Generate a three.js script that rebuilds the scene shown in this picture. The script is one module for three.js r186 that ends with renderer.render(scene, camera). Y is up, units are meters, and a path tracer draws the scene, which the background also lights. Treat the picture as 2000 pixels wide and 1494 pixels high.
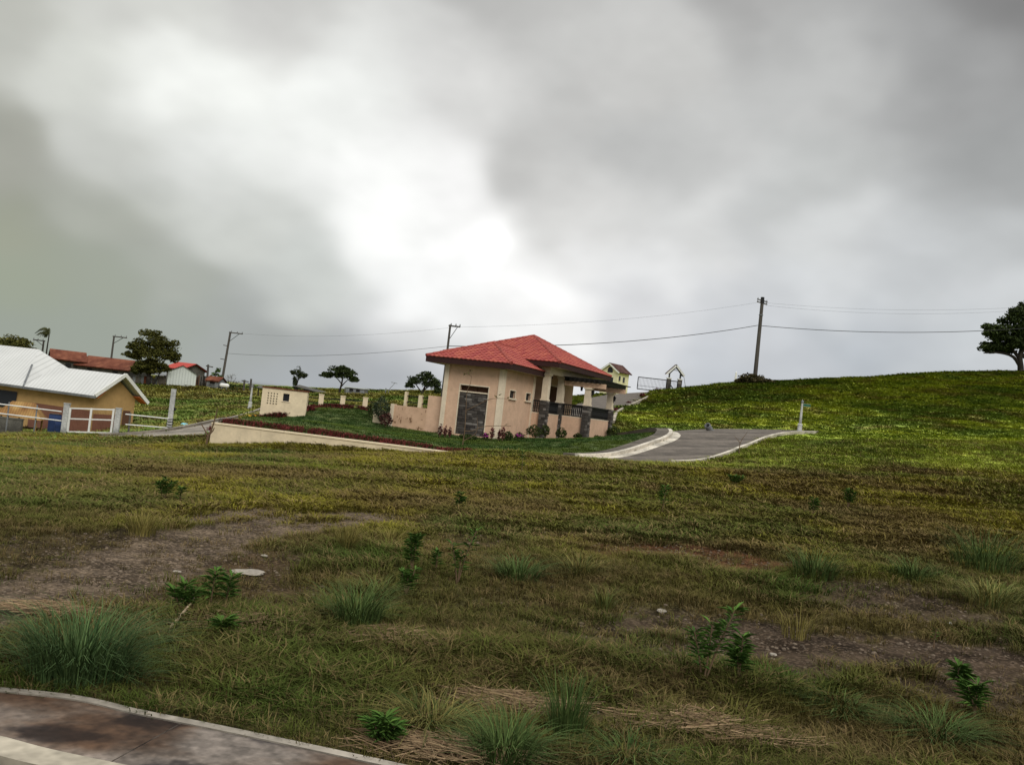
import * as THREE from 'three';
import { mergeGeometries } from 'three/addons/utils/BufferGeometryUtils.js';

// ------------------------------------------------------------------ camera, sky, sun, exposure
const scene = new THREE.Scene();
const EYE = 2.0, FPX = 1885, PITCH = 1.8 * Math.PI / 180, ROLL = 6.5 * Math.PI / 180;
const camera = new THREE.PerspectiveCamera(2 * Math.atan(747 / FPX) * 180 / Math.PI, 2000 / 1494, 0.1, 3000);
camera.position.set(0, EYE, 0);
camera.rotation.set(PITCH, 0, ROLL, 'YXZ');
const renderer = new THREE.WebGLRenderer({ antialias: true });
renderer.toneMapping = THREE.LinearToneMapping;
renderer.toneMappingExposure = 1.0;
renderer.shadowMap.enabled = true;
const V3 = (x, y, z) => new THREE.Vector3(x, y, z);
function rng(seed) { let a = seed >>> 0; return () => { a = (a + 0x6D2B79F5) | 0; let t = Math.imul(a ^ (a >>> 15), 1 | a); t = (t + Math.imul(t ^ (t >>> 7), 61 | t)) ^ t; return ((t ^ (t >>> 14)) >>> 0) / 4294967296; }; }
// direction of a point of the photograph, and the place at a given depth along it
const cp = Math.cos(PITCH), sp = Math.sin(PITCH), cr = Math.cos(ROLL), sr = Math.sin(ROLL);
const FW = V3(0, sp, -cp), RT = V3(cr, cp * sr, sp * sr), UP = V3(-sr, cp * cr, sp * cr);
const look = (px, py) => FW.clone().addScaledVector(RT, (px - 1000) / FPX).addScaledVector(UP, (747 - py) / FPX);
const at = (px, py, d) => { const v = look(px, py); return v.multiplyScalar(d / -v.z).add(V3(0, EYE, 0)); };
const atLevel = (px, py, y) => { const v = look(px, py); return v.multiplyScalar((y - EYE) / v.y).add(V3(0, EYE, 0)); };

// value noise
function hash2(x, y) { let n = Math.imul(x, 374761393) + Math.imul(y, 668265263); n = Math.imul(n ^ (n >>> 13), 1274126177); return ((n ^ (n >>> 16)) >>> 0) / 4294967296; }
function vn(x, y, per = 0) {
  const xi = Math.floor(x), yi = Math.floor(y); let fx = x - xi, fy = y - yi; fx = fx * fx * (3 - 2 * fx); fy = fy * fy * (3 - 2 * fy);
  const w = k => per ? ((k % per) + per) % per : k;
  const a = hash2(w(xi), w(yi)), b = hash2(w(xi + 1), w(yi)), c = hash2(w(xi), w(yi + 1)), d = hash2(w(xi + 1), w(yi + 1));
  return a + (b - a) * fx + (c - a) * fy + (a - b - c + d) * fx * fy;
}
function fbm(x, y, oct = 4, per = 0) { let s = 0, a = 0.5, t = 0; for (let i = 0; i < oct; i++) { s += a * vn(x, y, per); t += a; x *= 2; y *= 2; per *= 2; x += per ? 0 : 17.3; y += per ? 0 : 9.1; a *= 0.5; } return s / t; }
const clamp = (x, a = 0, b = 1) => Math.min(b, Math.max(a, x));
const sstep = (a, b, x) => { const t = clamp((x - a) / (b - a)); return t * t * (3 - 2 * t); };
const lerp = (a, b, t) => a + (b - a) * t;
const s2l = c => c <= 0.04045 ? c / 12.92 : Math.pow((c + 0.055) / 1.055, 2.4);

// overcast sky: cloud brightness given at places of the sky, with cloud noise on top
{
  const W = 2048, H = 1024, data = new Float32Array(W * H * 4);
  const C = [ // px, py, r, g, b as the eye sees the cloud there
    [0, 0, 186, 187, 180], [250, 0, 208, 209, 204], [500, 0, 206, 206, 203], [1000, 0, 190, 190, 188], [1500, 0, 172, 172, 171], [2000, 0, 132, 132, 132],
    [120, 130, 212, 214, 208], [350, 150, 242, 244, 240], [620, 200, 236, 238, 235], [900, 180, 216, 216, 214], [1250, 160, 196, 196, 194], [1600, 150, 190, 191, 190], [1900, 120, 160, 161, 161],
    [0, 300, 158, 159, 150], [200, 300, 206, 208, 203], [450, 320, 228, 230, 227], [680, 340, 256, 257, 255], [850, 320, 250, 250, 249], [1050, 330, 196, 196, 194], [1300, 320, 192, 193, 192], [1600, 320, 186, 188, 187], [1980, 300, 164, 166, 166],
    [0, 450, 122, 125, 112], [180, 450, 168, 171, 162], [420, 440, 208, 211, 206], [700, 450, 260, 261, 259], [930, 470, 268, 268, 267], [1120, 430, 214, 214, 212], [1350, 450, 216, 217, 216], [1650, 450, 212, 214, 214], [1980, 450, 192, 195, 196],
    [0, 570, 112, 117, 104], [150, 560, 138, 143, 132], [330, 560, 168, 172, 164], [560, 560, 206, 210, 206], [800, 580, 252, 253, 252], [1060, 570, 256, 256, 255], [1300, 560, 240, 241, 241], [1650, 570, 216, 219, 221], [1980, 570, 206, 209, 211],
    [0, 650, 118, 124, 116], [150, 640, 128, 134, 126], [330, 640, 150, 156, 150], [500, 650, 156, 160, 158], [650, 680, 168, 171, 173], [780, 640, 214, 215, 215], [1000, 650, 246, 246, 245], [1250, 650, 218, 219, 221], [1450, 650, 205, 208, 212], [1700, 650, 184, 189, 194], [1980, 650, 200, 204, 207],
    [600, 740, 160, 165, 170], [740, 720, 166, 170, 175], [760, 760, 196, 200, 204], [1250, 735, 214, 216, 219], [1380, 720, 192, 197, 203], [1650, 710, 178, 184, 190], [1550, 735, 200, 204, 209], [1900, 710, 188, 193, 197], [500, 760, 178, 183, 188],
  ].map(([x, y, r, g, b]) => [look(x, y).normalize(), r / 255, g / 255, b / 255, 1]);
  // the rest of an overcast sky: brighter towards the zenith
  for (let az = 0; az < 360; az += 30) for (const [el, l] of [[5, 0.73], [18, 0.75], [32, 0.92], [55, 1.16], [80, 1.26]]) {
    const a = az * Math.PI / 180, e = el * Math.PI / 180, d = V3(Math.sin(a) * Math.cos(e), Math.sin(e), -Math.cos(a) * Math.cos(e));
    const off = Math.acos(clamp(d.dot(look(1000, 480).normalize()), -1, 1)) * 180 / Math.PI;
    if (off < 42) continue;
    C.push([d, l * 0.995, l, l, 2]);
  }
  for (let j = 0; j < H; j++) {
    const el = ((j + 0.5) / H - 0.5) * Math.PI, ce = Math.cos(el), se = Math.sin(el);
    for (let i = 0; i < W; i++) {
      const k = (j * W + i) * 4;
      if (se < -0.12) { data[k] = 0.2; data[k + 1] = 0.2; data[k + 2] = 0.2; data[k + 3] = 1; continue; }
      const az = ((i + 0.5) / W - 0.5) * 2 * Math.PI, x = ce * Math.cos(az), z = ce * Math.sin(az);
      let sr_ = 0, sg = 0, sb = 0, sw = 0;
      const wx = (fbm(az * 9 + 40, el * 14, 3) - 0.5) * 0.10, wy = (fbm(az * 9 + 11, el * 14 + 30, 3) - 0.5) * 0.07;   // ragged cloud edges
      const X = x - z * wx * 0 + wx, Y = se + wy, Z = z;
      for (const [d, r, g, b, q] of C) {
        const dx = X - d.x, dy = (Y - d.y) * 1.15, dz = Z - d.z, r2 = dx * dx + dy * dy + dz * dz;
        const w = q / Math.pow(r2 + 0.0012, 2.1);
        sr_ += w * r; sg += w * g; sb += w * b; sw += w;
      }
      const n = 1.01 + (fbm(az * 6 + 3, el * 11 + 5, 5) - 0.5) * 0.12 + (fbm(az * 22 + 7, el * 40 + 2, 4) - 0.5) * 0.07;
      data[k] = s2l(sr_ / sw * n); data[k + 1] = s2l(sg / sw * n); data[k + 2] = s2l(sb / sw * n); data[k + 3] = 1;
    }
  }
  // cloud low over the land is never much darker than the ring of cloud above it
  const ring = []; for (let j = Math.floor(H * 100 / 180); j < H * 110 / 180; j += 3) for (let i = 0; i < W; i += 5) { const k = (j * W + i) * 4; ring.push((data[k] + data[k + 1] + data[k + 2]) / 3); }
  ring.sort((a, b) => a - b); const low = ring[ring.length >> 1] * 0.615;
  for (let j = H >> 1; j < H * 112 / 180; j++) { const f = 1 - sstep(9, 22, (j + 0.5) / H * 180 - 90 + 4); for (let i = 0; i < W; i++) { const k = (j * W + i) * 4, l = (data[k] + data[k + 1] + data[k + 2]) / 3, m = low * (1 + 0.2 * Math.log(1 + Math.exp((l / low - 1) / 0.2))), g = lerp(1, m / l, f); for (let c = 0; c < 3; c++) data[k + c] *= g; } }
  const sky = new THREE.DataTexture(data, W, H, THREE.RGBAFormat, THREE.FloatType);
  sky.mapping = THREE.EquirectangularReflectionMapping; sky.magFilter = THREE.LinearFilter; sky.minFilter = THREE.LinearFilter; sky.wrapS = THREE.RepeatWrapping; sky.needsUpdate = true;
  scene.background = sky; scene.environment = sky;
}
const sun = new THREE.DirectionalLight(new THREE.Color(1, 0.97, 0.92), 1.5);
sun.position.set(65, 130, 115); sun.target.position.set(0, 0, -50); sun.castShadow = true; sun.shadow.radius = 50;
sun.shadow.mapSize.set(4096, 4096); Object.assign(sun.shadow.camera, { left: -130, right: 130, top: 130, bottom: -130, near: 1, far: 400 });
scene.add(sun, sun.target);

// ------------------------------------------------------------------ helpers: names, textures, materials, geometry
const taken = {};
function numbered(n) { const k = taken[n] = (taken[n] ?? -1) + 1; return k ? `${n}_${String(k).padStart(3, '0')}` : n; }
function tag(o, label, category, group, kind) { o.userData = { ...o.userData, label, category }; if (group) o.userData.group = group; if (kind) o.userData.kind = kind; return o; }
function thing(name, label, category, pos = V3(0, 0, 0), turn = 0, group) { const o = new THREE.Group(); o.name = numbered(name); o.position.copy(pos); o.rotation.y = turn; scene.add(o); return tag(o, label, category, group); }
function part(parent, name, geo, mat) { const m = new THREE.Mesh(Array.isArray(geo) ? merge(geo) : geo, mat); m.name = name; parent.add(m); return m; }
function single(name, geo, mat, label, category, group) { const m = new THREE.Mesh(Array.isArray(geo) ? merge(geo) : geo, mat); m.name = numbered(name); scene.add(m); return tag(m, label, category, group); }
function structure(name, geo, mat, label, category) { const m = new THREE.Mesh(geo, mat); m.name = numbered(name); m.userData = { kind: 'structure', label, category }; scene.add(m); return m; }
function flat(g) { if (g.index) g = g.toNonIndexed(); if (!g.attributes.uv) g.setAttribute('uv', new THREE.BufferAttribute(new Float32Array(g.attributes.position.count * 2), 2)); return g; }
function merge(list) { const l = list.map(flat); const col = l.some(g => g.attributes.color); for (const g of l) { if (col && !g.attributes.color) g.setAttribute('color', new THREE.BufferAttribute(new Float32Array(g.attributes.position.count * 3).fill(1), 3)); for (const k of Object.keys(g.attributes)) if (!['position', 'normal', 'uv', 'color'].includes(k)) g.deleteAttribute(k); } return mergeGeometries(l); }
// uv in metres taken from the face each vertex belongs to
function metric(g) {
  g = g.index ? g.toNonIndexed() : g; g.computeVertexNormals();
  const p = g.attributes.position, n = g.attributes.normal, uv = new Float32Array(p.count * 2);
  for (let i = 0; i < p.count; i++) { const ax = Math.abs(n.getX(i)), ay = Math.abs(n.getY(i)), az = Math.abs(n.getZ(i)); const [a, b] = ax > ay && ax > az ? [p.getZ(i), p.getY(i)] : ay > az ? [p.getX(i), p.getZ(i)] : [p.getX(i), p.getY(i)]; uv[i * 2] = a; uv[i * 2 + 1] = b; }
  g.setAttribute('uv', new THREE.BufferAttribute(uv, 2)); return g;
}
const span = (x0, x1, y0, y1, z0, z1) => metric(new THREE.BoxGeometry(Math.abs(x1 - x0), Math.abs(y1 - y0), Math.abs(z1 - z0)).translate((x0 + x1) / 2, (y0 + y1) / 2, (z0 + z1) / 2));
function bar(a, b, w, h = w) { const d = b.clone().sub(a), L = d.length(); const g = new THREE.BoxGeometry(w, h, L); g.lookAt(d.normalize()); g.translate((a.x + b.x) / 2, (a.y + b.y) / 2, (a.z + b.z) / 2); return metric(g); }
function rod(a, b, r0, r1 = r0, seg = 8) { const d = b.clone().sub(a), L = d.length(); const g = new THREE.CylinderGeometry(r1, r0, L, seg, 1); g.rotateX(Math.PI / 2); g.lookAt(d.normalize()); g.translate((a.x + b.x) / 2, (a.y + b.y) / 2, (a.z + b.z) / 2); return g; }
function tube(pts, r0, r1, seg = 6, n = 8) {
  const c = new THREE.CatmullRomCurve3(pts), g = new THREE.TubeGeometry(c, n, 1, seg, false), p = g.attributes.position;
  for (let i = 0; i <= n; i++) { const q = c.getPointAt(i / n), r = lerp(r0, r1, i / n); for (let j = 0; j <= seg; j++) { const k = i * (seg + 1) + j; p.setXYZ(k, q.x + (p.getX(k) - q.x) * r, q.y + (p.getY(k) - q.y) * r, q.z + (p.getZ(k) - q.z) * r); } }
  return g;
}
function tris(list, mat) { const g = new THREE.BufferGeometry(); g.setAttribute('position', new THREE.Float32BufferAttribute(list.flatMap(v => [v.x, v.y, v.z]), 3)); return metric(g); }
const quadT = (a, b, c, d) => [a, b, c, a, c, d];
function tex(fn, size = 256, rep = 1, srgb = true) {
  const d = new Uint8Array(size * size * 4);
  for (let j = 0; j < size; j++) for (let i = 0; i < size; i++) { const v = fn(i / size, j / size), k = (j * size + i) * 4; const c = Array.isArray(v) ? v : [v, v, v]; for (let q = 0; q < 3; q++) d[k + q] = clamp(c[q]) * 255; d[k + 3] = 255; }
  const t = new THREE.DataTexture(d, size, size); t.wrapS = t.wrapT = THREE.RepeatWrapping; t.magFilter = THREE.LinearFilter; t.minFilter = THREE.LinearMipmapLinearFilter; t.generateMipmaps = true; t.repeat.set(rep, rep); if (srgb) t.colorSpace = THREE.SRGBColorSpace; t.needsUpdate = true; return t;
}
const lin = (r, g, b) => new THREE.Color().setRGB(r, g, b);
function mat(c, o = {}) { return new THREE.MeshPhysicalMaterial({ color: lin(...c), roughness: 0.9, specularIntensity: 0.35, side: THREE.DoubleSide, ...o }); }
const tPlaster = tex((u, v) => { const a = fbm(u * 6, v * 6, 4, 6), b = fbm(u * 40, v * 40, 3, 40), s = Math.pow(fbm(u * 24, v * 3 + 0.3, 3, 24), 3); return 0.99 - 0.10 * Math.abs(a - 0.5) * 2 - 0.07 * (b - 0.4) - 0.05 * s; }, 512, 0.28);
const tPlasterB = tex((u, v) => 0.5 + 0.5 * (fbm(u * 60, v * 60, 3, 60) - 0.5), 256, 0.8, false);
const tConc = tex((u, v) => { const a = fbm(u * 5, v * 5, 5, 5), b = fbm(u * 60, v * 60, 2, 60); return 0.55 + 0.42 * a + 0.2 * (b - 0.5); }, 512, 0.35);
const tSoil = tex((u, v) => { const a = fbm(u * 8, v * 8, 5, 8), b = fbm(u * 90, v * 90, 2, 90), c = b > 0.66 ? 0.25 : 0; return [0.45 + 0.55 * a + 0.35 * (b - 0.5) + c, 0.45 + 0.55 * a + 0.35 * (b - 0.5) + c, 0.45 + 0.54 * a + 0.35 * (b - 0.5) + c]; }, 1024, 0.45);
const tSoilB = tex((u, v) => fbm(u * 12, v * 12, 5, 12), 512, 0.6, false);
const tRust = tex((u, v) => { const a = fbm(u * 7, v * 4, 5, 28 / 4), c = 0.5 + 0.5 * Math.sin(u * Math.PI * 2 * 24); return [0.6 + 0.45 * a - 0.1 * c, 0.5 + 0.6 * a - 0.1 * c, 0.45 + 0.6 * a - 0.1 * c]; }, 256, 0.35);
const tSheet = tex((u, v) => 0.93 + 0.06 * fbm(u * 5, v * 5, 4, 5) - 0.10 * Math.pow(0.5 + 0.5 * Math.cos(u * Math.PI * 2 * 14), 6), 512, 0.28);
const tBark = tex((u, v) => 0.4 + 0.6 * fbm(u * 20, v * 4, 4, 20), 128, 1);
const tWalk = tex((u, v) => { const a = fbm(u * 6, v * 6, 6, 6), b = fbm(u * 80, v * 80, 3, 80), m = sstep(0.34, 0.6, fbm(u * 5, v * 7, 5, 35) * 0.7 + a * 0.3), d = sstep(0.5, 0.68, fbm(u * 9 + 3, v * 9 + 5, 5, 9)); const k = 0.5 + 0.5 * a + 0.35 * (b - 0.5); return [k * (1 - 0.4 * m) * (1 - 0.45 * d), k * (1 - 0.5 * m) * (1 - 0.45 * d), k * (1 - 0.58 * m) * (1 - 0.42 * d)]; }, 1024, 0.31);
const M = {
  peach: mat([0.66, 0.44, 0.30], { map: tPlaster, bumpMap: tPlasterB, bumpScale: 0.004 }), cream: mat([0.76, 0.63, 0.43], { map: tPlaster, bumpMap: tPlasterB, bumpScale: 0.004 }),
  peachStained: mat([0.66, 0.44, 0.30], { map: tex((u, v) => { const a = fbm(u * 7, v * 7, 5, 7), s = sstep(0.60, 0.70, fbm(u * 26, v * 14, 4, 182) * 0.6 + a * 0.4); return [0.98 - 0.3 * s - 0.14 * a, 0.98 - 0.33 * s - 0.15 * a, 0.97 - 0.36 * s - 0.16 * a]; }, 512, 0.5) }),
  creamTrim: mat([0.74, 0.62, 0.46], { map: tPlaster }), soffit: mat([0.62, 0.52, 0.38]), tile: mat([1, 1, 1], { vertexColors: true, roughness: 0.75 }), fascia: mat([0.034, 0.014, 0.012], { roughness: 0.6 }),
  dark: mat([0.012, 0.011, 0.010], { roughness: 0.55 }), glass: mat([0.02, 0.022, 0.025], { roughness: 0.12 }), brown: mat([0.11, 0.055, 0.032]), iron: mat([0.015, 0.015, 0.015], { roughness: 0.5 }),
  white: mat([0.74, 0.73, 0.68], { map: tPlaster }), whitePaint: mat([0.7, 0.7, 0.66], { map: tConc }), sheet: mat([0.6, 0.6, 0.57], { map: tSheet, roughness: 0.55 }), concrete: mat([0.42, 0.37, 0.30], { map: tConc }), concreteDark: mat([0.2, 0.17, 0.135], { map: tConc }),
  kerbStone: mat([0.58, 0.51, 0.39], { map: tConc }), kerb: mat([0.92, 0.83, 0.68], { map: tConc }), asphalt: mat([0.22, 0.185, 0.15], { map: tConc, bumpMap: tSoilB, bumpScale: 0.006 }), walk: mat([0.36, 0.30, 0.25], { map: tWalk, bumpMap: tSoilB, bumpScale: 0.008 }),
  rust: mat([0.25, 0.085, 0.05], { map: tRust }), redRoof: mat([0.38, 0.06, 0.045]), block: mat([0.17, 0.16, 0.135], { map: tConc }), tan: mat([0.46, 0.29, 0.12], { map: tPlaster }), orange: mat([0.5, 0.15, 0.05]), thatch: mat([0.42, 0.25, 0.10], { map: tRust }),
  pole: mat([0.13, 0.115, 0.10], { map: tConc }), wire: mat([0.03, 0.03, 0.03]), bark: mat([0.06, 0.048, 0.038], { map: tBark }), twig: mat([0.13, 0.085, 0.05]), leaf: mat([1, 1, 1], { vertexColors: true, roughness: 0.85, specularIntensity: 0.12 }), blue: mat([0.02, 0.035, 0.09]), aqua: mat([0.25, 0.6, 0.7], { roughness: 0.4 }),
  green: mat([0.01, 0.09, 0.05], { roughness: 0.4 }), yellow: mat([0.75, 0.42, 0.05]), purpleRoof: mat([0.13, 0.065, 0.06], { map: tRust }), gray: mat([0.3, 0.31, 0.31], { map: tConc }), straw: mat([1, 1, 1], { vertexColors: true, roughness: 0.9 }), whitewash: mat([0.6, 0.64, 0.6], { map: tSheet }),
};
const stoneMats = [[0.095, 0.083, 0.072], [0.125, 0.11, 0.096], [0.065, 0.056, 0.05], [0.19, 0.17, 0.15], [0.105, 0.088, 0.075], [0.29, 0.26, 0.23]].map(c => mat(c, { map: tConc, roughness: 0.85 }));

// ------------------------------------------------------------------ terrain: a smooth sheet through surveyed points
const pts = [];
const add = (...l) => l.forEach(([x, y, d]) => { const p = at(x, y, d); pts.push([p.x, p.z, p.y]); });
const addW = (...l) => l.forEach(([x, y, z]) => pts.push([x, z, y]));
addW([-40, 0, 25], [0, 0, 25], [40, 0.3, 25], [-30, -0.4, -3], [-9, 0.05, -4.5], [-4.5, 0.08, -5.2], [0, 0.08, -5.2], [4.5, 0.1, -5.2], [9, 0.4, -5], [30, 1.5, -5]);
for (const [k, ys] of [[-0.53, [-0.06, -0.36, -0.9, -1.3]], [-0.26, [0.0, -0.1, -0.35, -0.6]], [0, [0.13, 0.22, 0.4, 0.52]], [0.27, [0.3, 0.62, 1.05, 1.35]], [0.53, [0.45, 0.95, 1.65, 2.1]]])
  [12, 20, 30, 37].forEach((d, i) => addW([k * d, ys[i], -d]));
add([0, 850, 46], [125, 848, 46], [230, 851, 46], [330, 842, 47], [405, 864, 42], [300, 800, 64], [420, 792, 70], [420, 775, 82], [300, 752, 90], [400, 757, 92], [470, 768, 96], [560, 769, 100], [650, 769, 100], [730, 768, 100], [800, 767, 100], [860, 766, 100]);
add([430, 824, 54], [495, 805, 62], [150, 846, 56], [60, 752, 86], [200, 748, 88], [0, 745, 88]);
add([640, 795, 54], [712, 801, 54], [570, 800, 52], [505, 822, 48.5], [590, 835, 44], [760, 837, 47.5], [858, 847, 47.2], [970, 858, 45.8], [900, 868, 42.5], [1000, 884, 40], [1060, 858, 50.5], [1150, 859, 52], [1190, 857, 56], [1240, 850, 50], [1130, 896, 38.8], [1265, 868, 43.5], [1275, 845, 49]);
add([860, 888, 37.4], [640, 876, 38.3], [480, 870, 38.8]);
add([1250, 902, 37.5], [1370, 903, 37.5], [1400, 870, 44], [1320, 842, 52], [1400, 842, 51], [1540, 848, 49], [1470, 880, 41], [1562, 843, 53], [1650, 850, 51], [1800, 853, 50], [1990, 856, 49], [1700, 872, 43], [1990, 885, 40]);
add([1300, 832, 58], [1400, 834, 57], [1600, 838, 57], [1990, 845, 55], [1300, 800, 78], [1400, 798, 78], [1600, 795, 78], [1900, 795, 78], [1400, 766, 104], [1600, 757, 102], [1990, 745, 100], [1240, 818, 66], [1180, 812, 66], [1120, 812, 66], [1200, 803, 76], [1250, 783, 98], [1305, 765, 121], [1160, 802, 76], [1200, 782, 98], [1235, 766, 121]);
add([1345, 764, 122], [1420, 754, 118], [1480, 746, 112], [1600, 743, 112], [1700, 739, 112], [1850, 731, 112], [1990, 726, 112]);
add([750, 802, 62], [800, 790, 75], [700, 785, 75], [1000, 790, 90], [1100, 775, 115]);
addW([-75, -2, -46], [-80, 1.5, -100], [75, 5.5, -46], [95, 14, -112]);
const nP = pts.length, phi = r2 => r2 < 1e-9 ? 0 : r2 * Math.log(r2) * 0.5;
const wgt = (() => { // thin-plate spline
  const n = nP + 3, A = Array.from({ length: n }, () => new Float64Array(n + 1));
  for (let i = 0; i < nP; i++) { for (let j = 0; j < nP; j++) A[i][j] = phi((pts[i][0] - pts[j][0]) ** 2 + (pts[i][1] - pts[j][1]) ** 2); A[i][i] += 1.2; A[i][nP] = 1; A[i][nP + 1] = pts[i][0]; A[i][nP + 2] = pts[i][1]; A[nP][i] = 1; A[nP + 1][i] = pts[i][0]; A[nP + 2][i] = pts[i][1]; A[i][n] = pts[i][2]; }
  for (let c = 0; c < n; c++) { let m = c; for (let r = c + 1; r < n; r++) if (Math.abs(A[r][c]) > Math.abs(A[m][c])) m = r;[A[c], A[m]] = [A[m], A[c]]; for (let r = 0; r < n; r++) if (r !== c) { const f = A[r][c] / A[c][c]; if (f) for (let k = c; k <= n; k++) A[r][k] -= f * A[c][k]; } }
  return A.map((r, i) => r[n] / r[i]);
})();
function tps(x, z) { let s = wgt[nP] + wgt[nP + 1] * x + wgt[nP + 2] * z; for (let i = 0; i < nP; i++) { const r2 = (x - pts[i][0]) ** 2 + (z - pts[i][1]) ** 2; if (r2 > 1e-9) s += wgt[i] * r2 * Math.log(r2) * 0.5; } return s; }
// coarse table of the spline so that it can be read often
const TX0 = -110, TX1 = 110, TZ0 = -150, TZ1 = 30, TS = 0.5, TW = Math.round((TX1 - TX0) / TS) + 1, TH = Math.round((TZ1 - TZ0) / TS) + 1, table = new Float32Array(TW * TH);
for (let j = 0; j < TH; j++) for (let i = 0; i < TW; i++) table[j * TW + i] = tps(TX0 + i * TS, TZ0 + j * TS);
function smooth(x, z) { const fx = clamp((x - TX0) / TS, 0, TW - 1.001), fz = clamp((z - TZ0) / TS, 0, TH - 1.001), i = Math.floor(fx), j = Math.floor(fz), a = fx - i, b = fz - j, k = j * TW + i; return lerp(lerp(table[k], table[k + 1], a), lerp(table[k + TW], table[k + TW + 1], a), b); }
// cream retaining wall line (left end, right end); the lawn behind it is level with its top
const wallA = at(413, 826, 40), wallB = at(862, 879, 38), WALLTOP = (wallA.y + wallB.y) / 2;
const wDir = V3(wallB.x - wallA.x, 0, wallB.z - wallA.z), wLen = wDir.length(); wDir.normalize(); const wNor = V3(wDir.z, 0, -wDir.x); if (wNor.z > 0) wNor.negate();
// pavement edge beside the camera's street
const PAVE = [[-900, 1283], [-380, 1318], [139, 1359], [278, 1389], [421, 1417], [700, 1476], [900, 1520], [1300, 1612], [2100, 1790]].map(([x, y]) => atLevel(x, y, 0.1));
function paveZ(x) { if (x <= PAVE[0].x) return PAVE[0].z; for (let i = 1; i < PAVE.length; i++) if (x < PAVE[i].x) return lerp(PAVE[i - 1].z, PAVE[i].z, (x - PAVE[i - 1].x) / (PAVE[i].x - PAVE[i - 1].x)); return PAVE[PAVE.length - 1].z; }
const roads = []; // polygons (x,z) pressed into the ground
function inPoly(x, z, P) { let c = false; for (let i = 0, j = P.length - 1; i < P.length; j = i++) if ((P[i][1] > z) !== (P[j][1] > z) && x < (P[j][0] - P[i][0]) * (z - P[i][1]) / (P[j][1] - P[i][1]) + P[i][0]) c = !c; return c; }
function height(x, z, bumps = true) {
  let y = smooth(x, z); const d = -z;
  if (d > 116) y -= Math.min(40, 0.004 * (d - 116) ** 2 + 0.05 * (d - 116));
  const rx = x - wallA.x, rz = z - wallA.z, t = (rx * wDir.x + rz * wDir.z) / wLen, s = rx * wNor.x + rz * wNor.z;
  if (t > -0.03 && t < 1 && s > 0.05 && s < 7) { const w = sstep(0.3, 0.6, s) * (1 - sstep(2.5, 7, s)) * sstep(-0.03, 0.005, t) * (1 - sstep(0.9, 1, t)); y += w * Math.max(0, WALLTOP - 0.06 - smooth(wallA.x + wDir.x * t * wLen, wallA.z + wDir.z * t * wLen)) ; }
  const e = z - paveZ(x); if (e > -0.25) y = lerp(y, -0.25, sstep(-0.02, 0.12, e)); 
  if (bumps) { const f = 1 - sstep(60, 90, d); y += (fbm(x * 0.9 + 50, z * 0.9 + 7, 4) - 0.5) * lerp(0.2, lerp(0.07, 0.15, 1 - sstep(9, 14, d)), f) * (1 - sstep(-1.2, 0, e) * 0.8) * (inLawn(x, z) ? 0.25 : 1) * (d > 0 ? 1 : 0) + (d > 48 ? (fbm(x * 0.16 + 9, z * 0.16 + 2, 3) - 0.5) * 0.9 * sstep(48, 62, d) * (1 - sstep(100, 112, d) * 0.6) * (inLawn(x, z) ? 0 : 1) : 0); }
  return y;
}
// trimmed lawn round the house
const LAWN = [[413, 826, 40], [650, 853, 39.3], [862, 880, 38], [1000, 893, 38], [1130, 899, 38.3], [1262, 874, 42.5], [1300, 860, 46], [1285, 842, 51], [1215, 838, 57], [1000, 800, 70], [720, 800, 55], [600, 792, 55], [520, 815, 50], [430, 824, 47]].map(a => { const p = at(...a); return [p.x, p.z]; });
function inLawn(x, z) { return inPoly(x, z, LAWN); }
// meets the ground along a line of sight
function hit(px, py) { const v = look(px, py); v.multiplyScalar(1 / -v.z); let d0 = 3; for (let d = 3; d < 130; d += d < 20 ? 0.05 : 0.2) { if (EYE + v.y * d < height(v.x * d, -d)) { let a = d0, b = d; for (let k = 0; k < 12; k++) { const m = (a + b) / 2; if (EYE + v.y * m < height(v.x * m, -m)) b = m; else a = m; } return V3(v.x * b, height(v.x * b, -b), -b); } d0 = d; } return V3(v.x * 130, height(v.x * 130, -130), -130); }
const onGround = (p, dy = 0) => V3(p.x, height(p.x, p.z) + dy, p.z);
// ------------------------------------------------------------------ roads
function resample(p, n) { const c = new THREE.CatmullRomCurve3(p, false, 'centripetal'); return c.getSpacedPoints(n - 1); }
function ribbon(L, R, n, m, lift) { // sheet between two lines, lying on the ground
  const a = resample(L, n), b = resample(R, n), pos = [], uv = [], idx = [];
  for (let i = 0; i < n; i++) for (let j = 0; j < m; j++) { const x = lerp(a[i].x, b[i].x, j / (m - 1)), z = lerp(a[i].z, b[i].z, j / (m - 1)); pos.push(x, height(x, z, false) + lift, z); uv.push(x, z); }
  for (let i = 0; i < n - 1; i++) for (let j = 0; j < m - 1; j++) { const k = i * m + j; idx.push(k, k + 1, k + m, k + 1, k + m + 1, k + m); }
  const g = new THREE.BufferGeometry(); g.setAttribute('position', new THREE.Float32BufferAttribute(pos, 3)); g.setAttribute('uv', new THREE.Float32BufferAttribute(uv, 2)); g.setIndex(idx); g.computeVertexNormals(); return g;
}
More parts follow.
